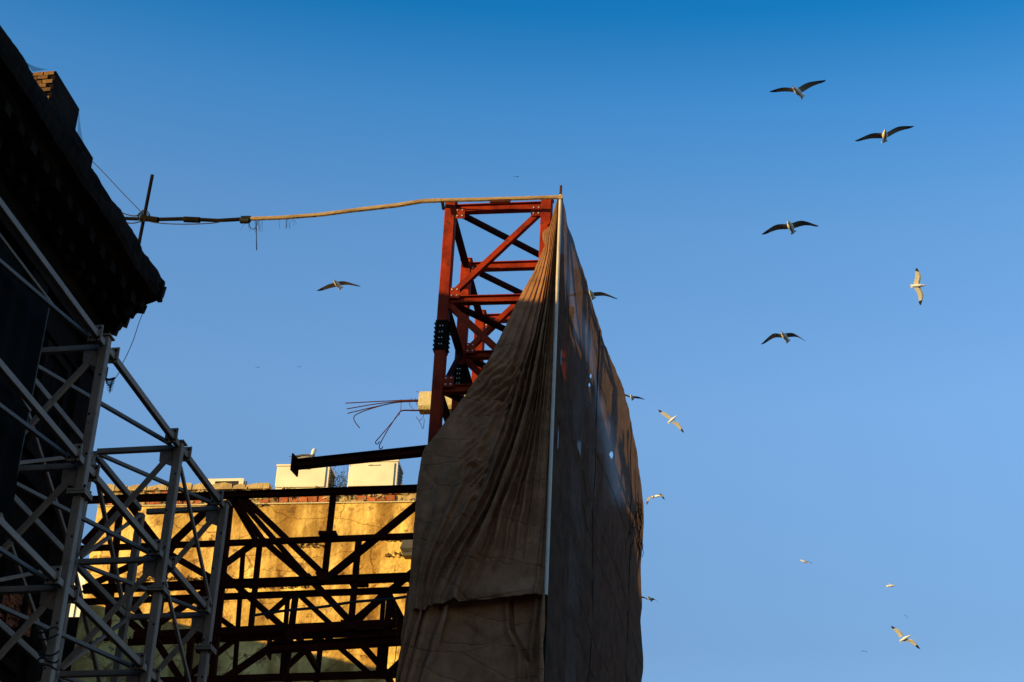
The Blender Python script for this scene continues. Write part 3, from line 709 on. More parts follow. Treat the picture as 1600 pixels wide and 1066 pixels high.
for za, zb in lv:
    for i, s in enumerate(posts):     # braces across the frame, rising to the street side
        gm('brace', fp(s + .0, -FW + .1, zb + .08), fp(s, -.1, za - .1), .085, .095)
    for (a, b) in chs[2:]:            # slender diagonals in the street face
        gm('street_brace', fp(a + .12, 0.02, za - .3), fp(b - .1, 0.02, zb + .12), .06, .075)
    for (a, b) in chs:
        gm('rear_brace', fp(a + .12, -FW + .06, zb + .12), fp(b - .12, -FW + .06, za - .12), .07, .07)
        gm('rear_brace', fp(a + .12, -FW, za - .12), fp(b - .12, -FW, zb + .1), .08, .08)
# side gussets on posts
for i, s in enumerate(posts[:3]):
    for z in (Z1, Z2, Z3):
        c = fp(s, -.22, z - .22); q = MB().prism([c + V((-.0, 0, .16)) + FN * .17, c + V((0, 0, .16)) - FN * .08, c - V((0, 0, .03)) - FN * .07, c - V((0, 0, .13)) + FN * .17], -FX * .02)
        q.build('corner_plate', M['grey'], gf)
        b_ = MB()
    # splice flanges
    zf = (fs(118, 766).z, fs(246, 922).z, fs(321, 1015).z)[i]
    for k in (-1, 1):
        MB().block(fp(s, 0, zf + k * .022), FX * .135, FN * .135, V((0, 0, .018))).build('flange_plate', M['grey'], gf)
    sg = MB()
    for k in (-1, 1):
        for j in (-1, 1): sg.bolt(fp(s + k * .105, j * .105, zf - .09), (0, 0, 1), .018, .18)
    tag(sg.build('flange_bolts', M['black'], gf), kind='stuff')
    hb_ = MB()
    for k in range(8): hb_.bolt(fp(s - .064, .03 * (-1) ** k, Z1 - .5 - k * .62), -FX, .017, .01)
    tag(hb_.build('bolt_holes', M['black'], gf), kind='stuff')

# loose ropes tangled round the near post
for k in range(5):
    p = fs(80, 990 + k * 11 + (k > 1) * 14); q = MB(); pts = []
    for i in range(19):
        an = i / 18 * 4.2; pts.append(p + FN * (math.cos(an) * .14) - FX * (.1 + math.sin(an) * .03) + V((0, 0, math.sin(an * 2.1 + k) * .035)))
    c = q.tube(pts, .014, 5).build('rope_loop', M['cable']); tag(c, '%s dark rope loop round the nearest grey post' % ('topmost', 'second', 'middle', 'fourth', 'lowest')[k], 'rope', 'ropes tied round the grey post')

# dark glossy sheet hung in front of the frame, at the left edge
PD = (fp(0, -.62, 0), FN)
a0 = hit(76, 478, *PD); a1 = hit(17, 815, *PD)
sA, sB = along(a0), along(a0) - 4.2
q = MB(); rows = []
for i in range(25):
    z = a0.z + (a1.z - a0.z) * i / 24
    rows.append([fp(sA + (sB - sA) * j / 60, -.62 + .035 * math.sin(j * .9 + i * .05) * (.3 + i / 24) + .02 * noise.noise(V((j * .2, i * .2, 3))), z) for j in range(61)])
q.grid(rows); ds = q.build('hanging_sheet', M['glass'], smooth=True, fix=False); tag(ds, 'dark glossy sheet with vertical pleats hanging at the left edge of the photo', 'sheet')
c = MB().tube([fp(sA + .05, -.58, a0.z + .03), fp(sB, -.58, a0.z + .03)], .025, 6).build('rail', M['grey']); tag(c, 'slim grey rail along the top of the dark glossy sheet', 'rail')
c = MB().tube([fp(sA - .02, -.6, a0.z), fp(sA - .02, -.6, a1.z)], .012, 5).build('edge_rod', M['corbel']); tag(c, 'thin rod down the free edge of the dark glossy sheet', 'rod')
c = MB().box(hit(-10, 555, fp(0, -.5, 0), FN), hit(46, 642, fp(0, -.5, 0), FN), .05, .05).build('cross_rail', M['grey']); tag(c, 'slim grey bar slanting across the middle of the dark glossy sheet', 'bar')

# ------------------------------------------------------------------ white pole, top pole, rod
PYY = 33.42
PP = (V((0, PYY, 0)), V((0, 1, 0)))
ptop = hit(876, 305, *PP); px_ = ptop.x
wp = thing('white_pole', V((px_, PYY, 0)), 'slim white upright tube with a dark top stub, carrying the corner of the tarpaulins', 'pole')
zj = hit(852, 930, *PP).z
MB().tube([V((px_, PYY, zj)), V((px_, PYY, ptop.z))], .036, 10).build('tube', M['whitepole'], wp)
MB().tube([V((px_, PYY, 0)), V((px_, PYY, zj))], .03, 10).build('lower_tube', M['black'], wp)
MB().tube([V((px_, PYY, ptop.z + .002)), V((px_, PYY, ptop.z + .24))], .026, 8).build('top_stub', M['rebar'], wp)
zc = hit(870, 333, *PP).z
MB().tube([V((px_, PYY, zc)), V((txr + .05, 33.9, zc))], .022, 6).build('tie_bar', M['shadered'], wp)
MB().rbox(px_ - .05, px_ + .05, PYY - .05, PYY + .05, ptop.z - .12, ptop.z - .03).build('clamp', M['wood'], wp)

rodx = hy(218, 376, 34.5); rod2 = hy(238, 274, 34.5)
rd = MB().tube([rodx - V((0, 0, .6)), rodx, rod2], .042, 8).build('iron_rod', M['black']); tag(rd, 'rusty upright rod leaning on the cornice corner where the long pole begins', 'rod')
def p3(x, y):      # the long pole runs from the cornice to the white pole
    t = (x - 200) / 672.; return hit(x, y, V((0, 34.45 + (33.45 - 34.45) * t, 0)), (0, 1, 0))
lp_ = thing('long_pole', p3(540, 330), 'long weathered pole of jointed lengths bridging from the black cornice to the white pole', 'pole')
pts = [(192, 341), (240, 342), (290, 343), (340, 344), (385, 343.5), (440, 341), (500, 335), (560, 328), (620, 320.5), (660, 315.5), (690, 313.5), (740, 312.5), (800, 310.5), (872, 308)]
P = [p3(*q) + V((0, random.uniform(-.02, .02), random.uniform(-.012, .012))) for q in pts]
MB().tube(P[:5], [.04, .042, .045, .042, .045], 8).build('pole_length', M['black'], lp_)
MB().tube(P[4:8], .046, 8).build('pole_length', M['wood'], lp_)
MB().tube(P[7:11], [.05, .05, .048, .05], 8).build('pole_length', M['wood'], lp_)
MB().tube(P[10:], .044, 8).build('pole_length', M['wood'], lp_)
MB().tube([p3(224, 341), p3(247, 344)], .07, 8).build('sleeve', M['black'], lp_)
MB().tube([p3(288, 343), p3(312, 344)], .068, 8).build('sleeve', M['black'], lp_)
MB().tube([p3(766, 314.5), p3(797, 313.6)], .045, 6).build('sleeve', M['rebar'], lp_)
MB().tube([p3(691, 314), p3(693, 327)], .035, 6).build('bracket', M['black'], lp_)
kn = MB()
for k in range(14):
    c = p3(383 + random.uniform(-6, 7), 343.5); pts = []
    for i in range(13):
        an = i / 12 * 6.28; pts.append(c + V((random.uniform(-.01, .01) + .02 * math.sin(an), math.cos(an) * .075, math.sin(an) * .075)))
    kn.tube(pts, .015, 4)
kn.build('binding', M['cable'], lp_)
kn = MB()
for k in range(9):
    c = p3(223 + random.uniform(-5, 5), 337 + random.uniform(-6, 6)); pts = []
    for i in range(13):
        an = i / 12 * 6.28; pts.append(c + V((math.cos(an) * .09, random.uniform(-.05, .05), math.sin(an) * .08)))
    kn.tube(pts, .012, 4)
kn.build('binding', M['cable'], lp_)
def wire(pts, r, label, n=30, m='cable', name='wire', cat='wire', grp=None, fn=None):
    xs = [(i, p[0]) for i, p in enumerate(pts)]; ys = [(i, p[1]) for i, p in enumerate(pts)]
    f_ = fn or p3
    o = MB().tube([f_(smooth_lerp(xs, i*(len(pts)-1)/n), smooth_lerp(ys, i*(len(pts)-1)/n)) for i in range(n+1)], r, 5).build(name, M[m]); return tag(o, label, cat, grp)
wire([(128, 236), (160, 268), (190, 300), (223, 334)], .010, 'thin straight wire running from the roof net down to the leaning rod')
wire([(184, 330), (200, 336), (214, 337), (224, 328)], .014, 'short looped wire above the pole, between the cornice and the rod')
wire([(188, 346), (205, 349), (222, 346)], .014, 'short slack wire just below the pole beside the cornice')
wire([(222, 344), (250, 349), (290, 350.5), (330, 349), (350, 345.5)], .012, 'slack wire hanging just under the dark left part of the long pole')
wire([(400, 346), (400.5, 365), (401, 391)], .011, 'straight thread hanging lowest from the knot on the long pole', m='string', name='thread', cat='thread')
wire([(388, 346), (391, 356), (398, 358), (401, 350)], .010, 'small curled thread directly under the knot on the long pole', m='string', name='thread', cat='thread')
fz = MB()
for k in range(22):
    x = random.choice([385, 395, 403, 430, 440, 450, 405]) + random.uniform(-8, 10); y = 344 if x < 420 else 341; pts = [p3(x, y)]
    dx_ = random.uniform(-1.4, 1.4)
    for i in range(5): x += dx_ + random.uniform(-1.5, 1.5); y += random.uniform(1, 5); pts.append(p3(x, y))
    fz.tube(pts, .0035, 3)
tag(fz.build('frayed_threads', M['string']), 'wisps of frayed thread along the underside of the long pole', 'threads', kind='stuff')
def pw(x, y): return hit(x + (5 if y > 570 else 2), y, V((0, 30.5, 0)), (0, 1, 0))
wire([(223, 484), (215, 505), (205, 535), (192, 563), (178, 587), (172, 594)], .007, 'hair-thin wire falling from the cornice corner to the dangling net bag', fn=pw)
# dangling net scrap
t = thing('net_scrap', pw(167, 590), 'ragged blue-black net bag dangling beside the top of the grey frame', 'net scrap')
q = MB()
q.tube([pw(163, 574), pw(162, 582), pw(160, 592)], .02, 5)
for k in range(11):
    x0 = 159 + k * 1.5; pts = [pw(x0, 591)]
    for i in range(1, 8): pts.append(pw(x0 + (167 - x0) * (i / 7) ** 2 + math.sin(i + k) * .7, 591 + (3 + 21 * (1 - abs(k - 5) / 9)) * i / 7))
    q.tube(pts, .007, 3)
for k in range(7): q.tube([pw(159 + k * .7, 594 + k * 2.7), pw(167, 595 + k * 2.8), pw(175 - k * .7, 594 + k * 2.6)], .006, 3)
q.build('mesh_bag', M['string'], t)
MB().tube([pw(159, 592), pw(165, 594), pw(170, 592), pw(175, 591)], .022, 5).build('rim', M['cable'], t)
# rag hanging at the right end of the tarpaulin handled below

# ------------------------------------------------------------------ tarpaulins
CY = 33.55
PCY = (V((0, CY, 0)), V((0, 1, 0)))
edgeL = [(296, 874.5), (330, 873), (346, 870), (354, 862), (361, 851), (367, 847), (376, 848), (386, 852), (400, 845), (425, 834), (477, 805), (550, 771), (610, 735), (650, 705), (680, 683), (700, 665), (712, 660), (760, 652), (800, 649), (850, 645), (900, 641), (950, 637)]
K = [edgeL,
     [(300, 874.7), (370, 855), (400, 850), (520, 808), (620, 768), (740, 706), (850, 668), (930, 652), (950, 650)],
     [(300, 874.8), (370, 860), (400, 857), (520, 828), (620, 797), (740, 752), (850, 696), (900, 672), (950, 662)],
     [(300, 874.9), (370, 865), (400, 861), (520, 843), (620, 818), (720, 790), (800, 760), (874, 711), (930, 680), (950, 676)],
     [(300, 875), (370, 869), (400, 866), (520, 854), (620, 838), (720, 815), (800, 783), (869, 758), (930, 726), (950, 720)],
     [(300, 875.1), (370, 872), (400, 870), (520, 861), (620, 852), (720, 840), (800, 829), (870, 818), (930, 800), (950, 798)],
     [(300, 875.5), (400, 873.5), (520, 867), (650, 862), (760, 857), (860, 853.5), (950, 850.5)]]
def tx(u, y):
    i = min(5, int(u)); f_ = u - i
    a = lerp(K[0], y) if i == 0 else smooth_lerp(K[i], y); b = smooth_lerp(K[i+1], y)
    return a + (b - a) * f_
# (position across the sheet, reach on the left, reach on the right, height)
ridges = [(.35, .35, .12, .05), (1.0, .40, .16, .09), (1.55, .34, .10, .15), (2.18, .34, .12, .17), (2.72, .30, .07, .22), (3.22, .26, .07, .26), (3.72, .26, .06, .32), (4.12, .14, .05, .22), (4.40, .10, .05, .18), (4.70, .10, .05, .18), (5.02, .12, .10, .12), (5.45, .22, .22, .05), (5.82, .10, .07, .10)]
def gauss(t): return math.exp(-t * t)
def disp(u, y):
    wd = 1.0 if y > 560 else max(.25, (y - 300) / 260)
    uu = u + .07 * math.sin(y * .011 + u * 1.7) + .06 * noise.noise(V((u * 2, y * .02, 1)))
    d = 0
    for k, (c, wl_, wr_, a) in enumerate(ridges):
        av = .75 + .55 * noise.noise(V((k * 3.1, y * .007, 2)))
        if y > 800 and 4.05 < c < 5.6: av *= max(.04, 1 - (y - 800) / 110)
        if c < 3: av *= .35 + .65 * max(0, min(1, (y - 430) / 160))
        if c > 4.3 and y < 560: av *= .6
        if y > 880: av *= 1 - .6 * min(1, (y - 880) / 50)
        q_ = uu - c; d += a * av * gauss(q_ / (wl_ if q_ < 0 else wr_))
    return d * wd * 1.5
NR, NC = 330, 380
rows = []
for i in range(NR + 1):
    y = 296 + (944 - 296) * i / NR; row = []
    for j in range(NC + 1):
        u = 6 * j / NC
        yb = y
        if i > NR - 40:     # uneven hem
            k = (i - (NR - 40)) / 40
            hem = lerp([(0, 14), (1, 8), (2, 12), (3, 2), (3.6, 0), (4.3, -5), (5, -9), (5.5, -12), (6, -12)], u) + 3 * noise.noise(V((u * 3, 0, 5)))
            yb = y + hem * k
        x = tx(u, min(yb, 950))
        if j == 0 or u < .05: x += 1.0 * noise.noise(V((0, y * .06, 2)))
        p = hit(x, yb, *PCY)
        d = disp(u, yb)
        d += .018 * noise.fractal(p * 2.3, 1, 2, 4) + .05 * noise.noise(V((p.x * .9, 3, p.z * .7)))
        # wrinkle cluster in the middle
        cl_ = gauss((x - 790) / 55) * gauss((yb - 605) / 45) + .7 * gauss((x - 742) / 22) * gauss((yb - 740) / 70)
        d += cl_ * .075 * math.sin((x * .8 + yb * .9) * .5 + 3 * noise.noise(V((x * .05, yb * .05, 8))))
        if yb > 905: d += .10 * gauss((yb - 928) / 12) * min(1, max(0, u - 3.2))
        edge = min(1, (6 - u) * 4) ; d = d * edge
        row.append(p + V((0, -d - .02, 0)))
    rows.append(row)
q = MB().grid(rows)
tp = thing('brown_tarpaulin', V((px_ - .8, CY, 0)), 'brown tarpaulin gathered at the white pole, fanning down in deep pleats over the tower', 'tarpaulin')
q.build('upper_sheet', M['tarp'], tp, smooth=True, fix=False)
# lower sheet, hanging behind the hem
rows = []
PL = (V((0, CY + .25, 0)), V((0, 1, 0)))
for i in range(150):
    y = 915 + (2600 - 915) * (i / 149) ** 2.2
    xl = lerp([(915, 700), (960, 684), (985, 674), (1066, 668), (2600, 560)], y) + 2.5 * noise.noise(V((y * .05, 2, 2))); xr = 850.5 - (y - 950) * .036
    row = []
    for j in range(140):
        u = j / 139; x = xl + (xr - xl) * u; p = hit(x, y, *PL)
        d = .05 * noise.noise(V((p.x * 2.2, 0, p.z * .5))) + .03 * noise.fractal(p * 2.0, 1, 2, 5) + .12 * gauss((u - .93 - .04 * math.sin(y * .01)) / .035) + .08 * gauss((u - .03) / .03)
        d -= .16 * gauss((x - lerp([(915, 797), (985, 800), (1020, 818), (1040, 830)], y)) / 2.6) * (1 if y < 1040 else max(0, 1 - (y - 1040) / 20))
        d += .08 * gauss((x - lerp([(915, 791), (985, 795), (1020, 812)], y)) / 6)
        d -= .06 * gauss((y - 985 - (x - 740) * .6) / 5) * gauss((x - 735) / 22)
        row.append(p + V((0, -d, 0)))
    rows.append(row)
MB().grid(rows).build('lower_sheet', M['tarp'], tp, smooth=True, fix=False)
# rolled edge of the sheet beside the pole, covering its foot
q = MB(); q.tube([hit(852.5 - (y - 870) * .0355, y, *PP) + V((-.01 + .012 * math.sin(y * .03), -.02, 0)) for y in range(920, 1704, 14)], [.012, .03, .042] + [.052 + .012 * math.sin(k * 1.3) for k in range(53)], 8)
q.build('rolled_edge', M['tarp'], tp, smooth=True)
# torn left strip
for xs0, xs1, off, seed in ((636, 668, -.02, 3), (654, 708, .07, 9)):
    rows = []
    PLs = (V((0, CY + .05 + off, 0)), V((0, 1, 0)))
    for i in range(70):
        y = 925 + (1500 - 925) * (i / 69) ** 1.3
        sh = (y - 925) * (.22 if seed == 9 else .20); wdt = max(.25, 1 - (y - 925) / (260 if seed == 3 else 500))
        row = []
        for j in range(24):
            u = j / 23; c = (xs0 + xs1) / 2 - sh; x = c + (u - .5) * (xs1 - xs0) * wdt + 2.4 * noise.noise(V((u * 2, y * .05, seed)))
            p = hit(x, y, *PLs); p.y -= .07 * math.sin(u * 12 + y * .02 + seed) + .03 * noise.noise(p * 3)
            row.append(p)
        rows.append(row)
    MB().grid(rows).build('torn_strip', M['tarp'], tp, smooth=True, fix=False)

# ---- dark netting on the street side
nd = V((.068, 1, 0)).normalized(); nn_ = V((nd.y, -nd.x, 0)); N0 = V((px_ + .035, PYY, 0))
NP = (N0, nn_)
outl = [(876, 303), (886, 335), (900, 388), (920, 458), (945, 533), (968, 600), (980, 640), (990, 682), (998, 715), (1004, 748), (1008, 790)]
prof_ = []
for x, y in outl:
    h_ = hit(x, y, *NP); prof_.append(((h_ - N0).dot(nd), h_.z))
LEN = prof_[-1][0]
def bulge(t, z, zt):
    return .05 * math.sin(t * .8) + .09 * noise.noise(V((t * .35, 1, z * .3))) + .035 * noise.fractal(V((t * .8, 4, z * .9 + t * .7)), 1, 2, 4)
holes = [(955, 711, 2.6), (923, 588, 1.5), (921, 602, 1.2)]
def netsheet(off, name, mt, l0, l1, z1, nr, nc, gaps=()):
    q = MB(); rows = []; o = 0
    for i in range(nr + 1):
        row = []
        for j in range(nc + 1):
            t = l0 + (l1 - l0) * j / nc; zt_ = lerp(prof_, t) + off * .3; z = zt_ + (z1 - zt_) * i / nr
            env = min(1, t / 1.0)
            b_ = bulge(t, z, zt_) * env + off
            # diagonal tension creases falling away from the pole
            ph = (z + t * 1.05)
            b_ += .022 * math.sin(ph * 4.0 + 2 * noise.noise(V((t * .4, z * .4, 6)))) * env * max(0, min(1, (25 - z) / 5))
            row.append(N0 + nd * t + nn_ * b_ + V((0, 0, z)))
        rows.append(row)
    q.grid(rows)
    keep = []
    for f_ in q.f:
        c = (q.v[f_[0]] + q.v[f_[2]]) / 2; X, Y = proj(c)
        if any((X - a)**2 + ((Y - b)/2)**2 < r_*r_ for a, b, r_ in holes) and off == 0: continue
        if gaps and any(gp(X, Y) for gp in gaps): continue
        keep.append(f_)
    q.f = keep
    return q.build(name, mt, sn, smooth=True, fix=False)
sn = thing('dark_netting', N0 + nd * 6, 'dark see-through scaffold netting stretched back along the street side from the white pole', 'netting')
def thin(X, Y):
    a = 0
    a = max(a, gauss((X - (912 + (Y - 500) * .19)) / (5 + 3 * math.sin(Y * .05))) * max(0, min(1, (Y - 480) / 30, (665 - Y) / 30)) * .11)
    a = max(a, gauss((X - (950 + (Y - 680) * .17)) / 10) * max(0, min(1, (Y - 640) / 25, (795 - Y) / 25)) * .10)
    a = max(a, (.14 if 874 < X < 884 and 548 < Y < 605 else 0), (.16 if (867 < X < 875 and (655 < Y < 668 or 674 < Y < 702)) else 0), (.12 if abs(X - 905) < 2.5 and 690 < Y < 722 else 0))
    a = max(a, (.16 if abs(X - 868) + abs(Y - 818) / 2 < 6 else 0), (.12 if abs(X - 871) < 3 and abs(Y - 762) < 5 else 0), (.14 if abs(X - 869) < 3 and abs(Y - 799) < 4 else 0))
    a = max(a, gauss((X - (888 + (Y - 420) * .13)) / 6) * max(0, min(1, (Y - 400) / 30, (545 - Y) / 30)) * .12)
    if Y < 420: a = max(a, .05)
    return a
ne = netsheet(0, 'net_sheet', M['net'], 0, LEN, 4, 420, 260)
at_ = ne.data.attributes.new('thin', 'FLOAT', 'POINT'); L_ = V(sn.location)
at_.data.foreach_set('value', [thin(*proj(v.co + L_)) for v in ne.data.vertices])
# netting seams and return at the far end
rows = []
for i in range(41):
    row = []
    for j in range(9):
        e = N0 + nd * (LEN - .02) - nn_ * (.14 + j / 8 * 1.5) ; zt_ = prof_[-1][1] - .15
        row.append(e + V((0, 0, zt_ + (4 - zt_) * i / 40)) - nd * (.05 * math.sin(j) ** 2))
    rows.append(row)
MB().grid(rows).build('end_return', M['net'], sn, smooth=True, fix=False)
for t_ in (5.2, 10.2):
    z0 = lerp(prof_, t_) - .1
    MB().tube([N0 + nd * t_ + nn_ * (bulge(t_, z0 + (4 - z0) * i / 40, 0) + .012) + V((0, 0, z0 + (4 - z0) * i / 40)) for i in range(41)], .010, 4).build('seam', M['netseam'], sn)
# cord lines slanting over the netting
for x0, y0, x1, y1 in ((905, 735, 975, 935), (905, 780, 972, 985), (897, 925, 950, 1050), (893, 985, 935, 1066), (976, 955, 1003, 1040), (930, 700, 985, 850)):
    pts = []
    for i in range(25):
        h_ = hit(x0 + (x1 - x0) * i / 24, y0 + (y1 - y0) * i / 24, *NP); t_ = (h_ - N0).dot(nd)
        pts.append(h_ + nn_ * (bulge(t_, h_.z, 0) * min(1, t_) + .02))
    MB().tube(pts, .006, 4).build('tension_cord', M['netseam'], sn)
# frayed tear near the far edge
tq = MB()
for k in range(26):
    x = random.gauss(988, 4); y = random.uniform(770, 850); pts = []
    dx_ = random.uniform(-1, 1.2)
    for i in range(5):
        h_ = hit(x + dx_ * i * 2 + random.uniform(-1, 1), y + i * 7, *NP); pts.append(h_ + nn_ * (.06 + .03 * random.random() + bulge((h_ - N0).dot(nd), h_.z, 0)))
    tq.tube(pts, .009, 3)
tag(tq.build('frayed_tear', M['black'], sn), kind='stuff')
# scaffold bays behind the netting
sc = thing('scaffold_bays', N0 + nd * 7 - nn_ * 1.2, 'dark steel uprights and ledgers faintly seen through the street-side netting', 'scaffold')
for t_ in (6.6, 8.9, 11.2, 13.0):
    zt_ = lerp(prof_, t_) - .35
    for n_ in (-.9, -2.4):
        p = N0 + nd * t_ + nn_ * n_; member(sc, 'upright', p, p + V((0, 0, zt_)), .15, .15, 'shadered')
for z in (22.4, 20.3, 18.2, 16, 13.8, 11.6):
    for n_ in (-.9, -2.4):
        a = N0 + nd * 5.4 + nn_ * n_ + V((0, 0, z)); b = N0 + nd * 13.0 + nn_ * n_ + V((0, 0, z)); member(sc, 'ledger', a, b, .13, .15, 'shadered')

# ------------------------------------------------------------------ gulls
def gull(label, dist, head, tail, left, right, flat=False, pale=False, near=True, chord=1., group='gulls flying over the street', simple=False, length=.52, roots=(.16, .16)):
    """left/right: [(x, y, dz), ...] shoulder-to-tip leading edge in photo pixels; dz in metres."""
    k = dist / F
    lpx = math.hypot(tail[0] - head[0], tail[1] - head[1]) * k
    dz = 0 if flat else math.sqrt(max(.0, length**2 - lpx**2))
    H = at(head[0], head[1], dist - dz/2); T = at(tail[0], tail[1], dist + dz/2)
    ax = (T - H).normalized(); c = (H + T) / 2
    t = None
    col = 'gullsun' if pale else 'gullwing'
    side = ax.cross(fw).normalized(); top = side.cross(ax).normalized()
    L = (T - H).length
    prof = [(-.02, .004), (0, .012), (.06, .030), (.12, .038), (.18, .040), (.28, .062), (.42, .078), (.58, .072), (.72, .056), (.84, .046), (.96, .026)]
    b = MB()
    pr = [H + ax * (L * s) for s, r in prof]; b.tube(pr, [r * .84 * L / .5 for s, r in prof], 10)
    wings = []
    for pts in (left, right):
        if not pts: continue
        # resample the leading edge
        P_ = [at(x, y, dist + d - dz * .14) for x, y, d in pts]
        q = MB(); n = 13; ring = []; nsg = len(P_) - 1
        tips = MB()
        for i in range(n):
            s = i / (n - 1) * nsg
            ps = V([smooth_lerp([(a, p[c_]) for a, p in enumerate(P_)], s) for c_ in range(3)])
            f_ = i / (n - 1)
            ch = lerp([(0, .20), (.35, .19), (.55, .17), (.8, .115), (.93, .06), (1, .01)], f_) * chord * 1.12 * (L / .5 if flat else 1)
            th = lerp([(0, .022), (.5, .014), (1, .004)], f_)
            sw = ax * ch + (P_[-1] - P_[0]).normalized() * (ch * .35 * f_)
            nrm = top if not flat else -fw
            ring.append([ps, ps + sw * .3 + nrm * th, ps + sw, ps + sw * .3 - nrm * th * .6])
        def strip(mb, rg):
            o = len(mb.v)
            for r_ in rg: mb.v += r_
            for i in range(len(rg) - 1):
                for j in range(4): mb.f.append((o + i*4 + j, o + i*4 + (j+1) % 4, o + (i+1)*4 + (j+1) % 4, o + (i+1)*4 + j))
            mb.f.append((o, o+1, o+2, o+3)); e = o + (len(rg)-1)*4; mb.f.append((e+3, e+2, e+1, e))
        strip(q, ring[:10]); strip(tips, ring[9:])
        wings.append((q, tips))
    # tail fan
    tf = MB(); a = H + ax * (L * .78); e1 = T + side * (.075 * L / .5); e2 = T - side * (.075 * L / .5)
    tf.prism([a + side * .025 - top * .006, e1 - top * .006, T + ax * .015 - top * .006, e2 - top * .006, a - side * .025 - top * .006], top * .012)
    hd = MB().tube([H + ax * .012, H - ax * .055], [.011, .003], 6)
    if simple:
        allm = MB(); allm.add(b.v, b.f); allm.add(tf.v, tf.f)
        for q, tp_ in wings: allm.add(q.v, q.f); allm.add(tp_.v, tp_.f)
        o = allm.build('gull', M['gulltip'] if simple == 'dark' else M[col]); return tag(o, label, 'gull', group)
    t = thing('gull', c, label, 'gull', group)
    b.build('body', M['gullwhite'], t, smooth=True); tf.build('tail', M['gullwhite'], t); hd.build('beak', M['beak'], t)
    for q, tp_ in wings:
        wo = q.build('wing', M[col], t); tp_.build('wing_tip', M['gulltip'], wo)
    return t
gull('gull at the top right with one wing raised steeply, highest of the flock', 44, (1239, 136), (1255, 152), [(1242, 138, 0), (1222, 137, .0), (1202, 143, .05)], [(1246, 138, 0), (1263, 129, 0), (1290, 125, .05)])
gull('gull near the right edge, second from the top, with a sunlit breast', 43, (1383, 203), (1382, 222), [(1380, 208, 0), (1361, 209, 0), (1336, 220, .05)], [(1386, 207, 0), (1404, 198, 0), (1428, 197, .05)])
gull('gull with both wingtips drooping, level with the long pole', 44, (1231, 345), (1240, 364), [(1229, 350, 0), (1211, 352, 0), (1190, 366, .05)], [(1236, 349, 0), (1254, 345, 0), (1279, 353, .05)])
gull('pale banking gull near the right edge with its wings pointing straight up and down', 58, (1446, 446), (1423, 447), [(1437, 444, 0), (1439, 431, 0), (1433, 419, 0)], [(1438, 449, 0), (1443, 461, 0), (1439, 477, 0)], flat=True, pale=True, chord=.95)
gull('gull with sharply bent drooping wings, straight below the level gull in mid-sky', 52, (1221, 519), (1232, 534), [(1220, 522, 0), (1207, 522, 0), (1189, 538, .05)], [(1225, 521, 0), (1240, 521, 0), (1259, 533, .05)])
gull('lone gull left of the red tower, below the long pole', 50, (522, 438), (533, 451), [(522, 442, 0), (512, 445, 0), (495, 454, .05)], [(527, 440, 0), (540, 440, 0), (563, 447, .05)])
gull('gull half hidden behind the upper edge of the dark netting', 54, (921, 453), (928, 467), [(920, 456, 0), (908, 455, 0), (888, 462, .05)], [(926, 457, 0), (942, 457, 0), (965, 467, .05)])
gull('small dark gull just right of the netting edge, wings spread flat', 78, (986, 617), (989, 625), [(985, 619, 0), (977, 616, 0), (967, 615, .0)], [(989, 619, 0), (998, 620, 0), (1007, 624, 0)])
gull('pale sunlit gull diving right of the netting, wings along a falling diagonal', 72, (1057, 650), (1044, 661), [(1050, 652, 0), (1041, 646, 0), (1029, 640, 0)], [(1054, 657, 0), (1062, 663, 0), (1069, 676, 0)], flat=True, pale=True, chord=.8)
gull('gull with arched wings beside the frayed bulge of the netting', 98, (1032, 774), (1019, 777), [(1022, 774, 0), (1017, 777, 0), (1011, 789, 0)], [(1027, 773, 0), (1034, 772, 0), (1039, 781, 0)], chord=.9)
gull('lowest gull beside the netting, one wing hidden behind it', 92, (1012, 932), (1019, 939), [(1011, 935, 0), (1003, 932, 0), (995, 936, 0)], [(1015, 935, 0), (1021, 935, 0), (1029, 942, 0)])
gull('small gull seen edge-on, alone below the flock at centre right', 150, (1250, 875), (1262, 880), [(1254, 876, 0), (1250, 875, 0), (1248, 875, 0)], [(1258, 877, 0), (1263, 877, 0), (1268, 881, 0)], flat=True, chord=.5)
gull('small plump gull in side view near the lower right, wings folded low', 140, (1399, 915), (1385, 916), [(1391, 913, 0), (1393, 912, 0), (1396, 913, 0)], [(1391, 915, 0), (1394, 914, 0), (1398, 915, 0)], flat=True, pale=True, chord=.5)
gull('sunlit gull at the lower right with wings spread on a falling diagonal', 66, (1422, 993), (1406, 1002), [(1412, 993, 0), (1406, 985, 0), (1393, 978, 0)], [(1417, 998, 0), (1428, 1001, 0), (1438, 1014, 0)], flat=True, pale=True, chord=.9)
gull('tiny dark hook-shaped gull just above the sunlit gull at lower right', 330, (1414, 961), (1416, 963), [(1414, 961, 0), (1413, 960, 0), (1412, 961, 0)], [(1415, 961, 0), (1417, 963, 0), (1417, 967, 0)], flat=True, simple='dark', group='far tiny gulls', chord=.8)
gull('tiny faint gull lowest in the sky at the lower right', 380, (1351, 1017), (1353, 1019), [(1350, 1017, 0), (1348, 1017, 0), (1345, 1018, 0)], [(1352, 1017, 0), (1354, 1018, 0), (1355, 1020, 0)], flat=True, simple='dark', group='far tiny gulls', chord=.8)
gull('tiny gull speck high above the top beam of the red tower', 420, (806, 275), (808, 277), [(805, 276, 0), (803, 276, 0), (801, 275, 0)], [(807, 276, 0), (809, 276, 0), (811, 275, 0)], flat=True, simple='dark', group='far tiny gulls', chord=.7)
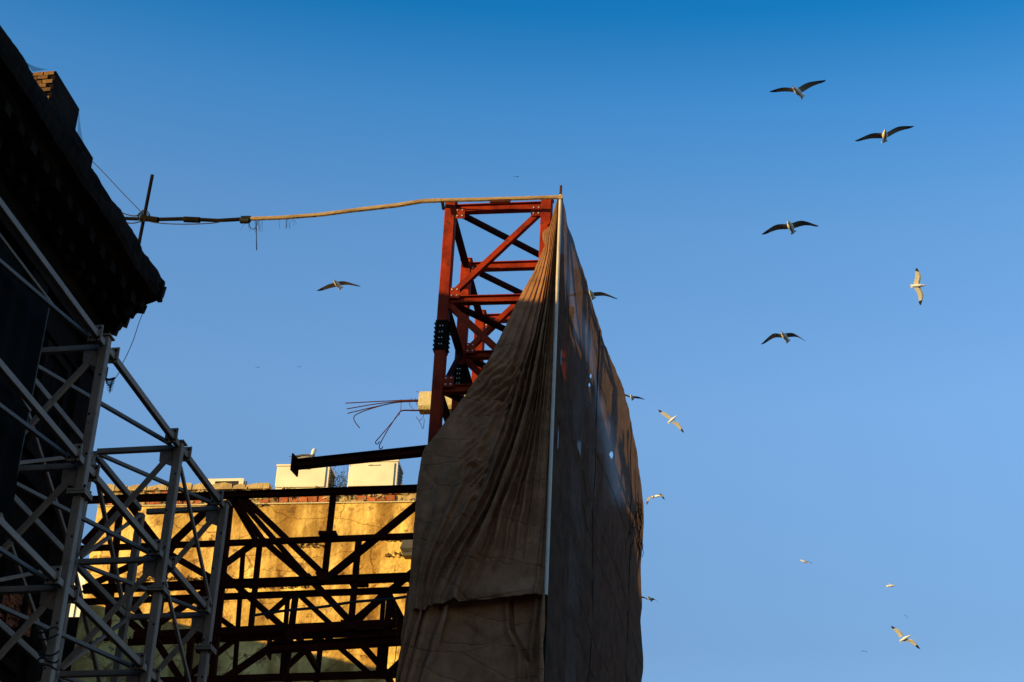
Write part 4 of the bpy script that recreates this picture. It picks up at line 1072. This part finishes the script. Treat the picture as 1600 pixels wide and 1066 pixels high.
gull('tiny gull speck at left, nearest to the black cornice', 420, (402, 573), (403, 575), [(401, 574, 0), (400, 574, 0), (398, 576, 0)], [(403, 574, 0), (405, 573, 0), (406, 573, 0)], flat=True, simple='dark', group='far tiny gulls', chord=.6)
gull('tiny gull speck between the black cornice and the rebar, rightmost of the two', 420, (467, 572), (468, 574), [(466, 573, 0), (465, 573, 0), (463, 572, 0)], [(468, 573, 0), (470, 573, 0), (471, 574, 0)], flat=True, simple='dark', group='far tiny gulls', chord=.6)
# perched gull on the cantilever beam
tt = hy(476, 727, WY + .35); tt.z = hy(474, 728, WY + .05).z + .21
MB().rbox(tt.x - .22, tt.x + .16, WY + .2, WY + .5, tt.z - .17, tt.z).build('vent_box', M['cream'], bpy.data.objects['air_conditioner'])
pg = thing('perched_gull', tt, 'white-headed gull standing on the left tall air conditioner, just above the cantilevered steel beam', 'gull')
GS = 1.5
bx = V((1, .1, 0)).normalized()
MB().tube([tt + bx * (d * GS) + V((0, 0, (.10 + h_) * GS)) for d, h_ in ((-.24, .0), (-.16, .01), (-.06, .02), (.05, .03), (.12, .06), (.15, .10))], [.01, .06, .10, .105, .07, .05], 10).build('body', M['gullwing'], pg, smooth=True)
MB().tube([tt + bx * (d * GS) + V((0, 0, h_ * GS)) for d, h_ in ((.10, .12), (.13, .20), (.14, .26), (.15, .30), (.15, .325))], [.07, .06, .062, .05, .015], 10).build('head', M['gullwhite'], pg, smooth=True)
MB().tube([tt + bx * .26 + V((0, 0, .285 * GS)), tt + bx * .34 + V((0, 0, .27 * GS))], [.012, .003], 6).build('beak', M['beak'], pg)
for k in (-1, 1):
    MB().tube([tt + V((.02, k * .03, .0)), tt + V((.02, k * .03, .12))], .006, 5).build('leg', M['beak'], pg)
    MB().tube([tt + bx * (d * GS) + V((0, k * .09, (.12 + h_) * GS)) for d, h_ in ((.08, .03), (-.05, .02), (-.2, .0), (-.3, -.01))], [.02, .035, .02, .003], 6).build('wing', M['corbel'], pg, smooth=True)
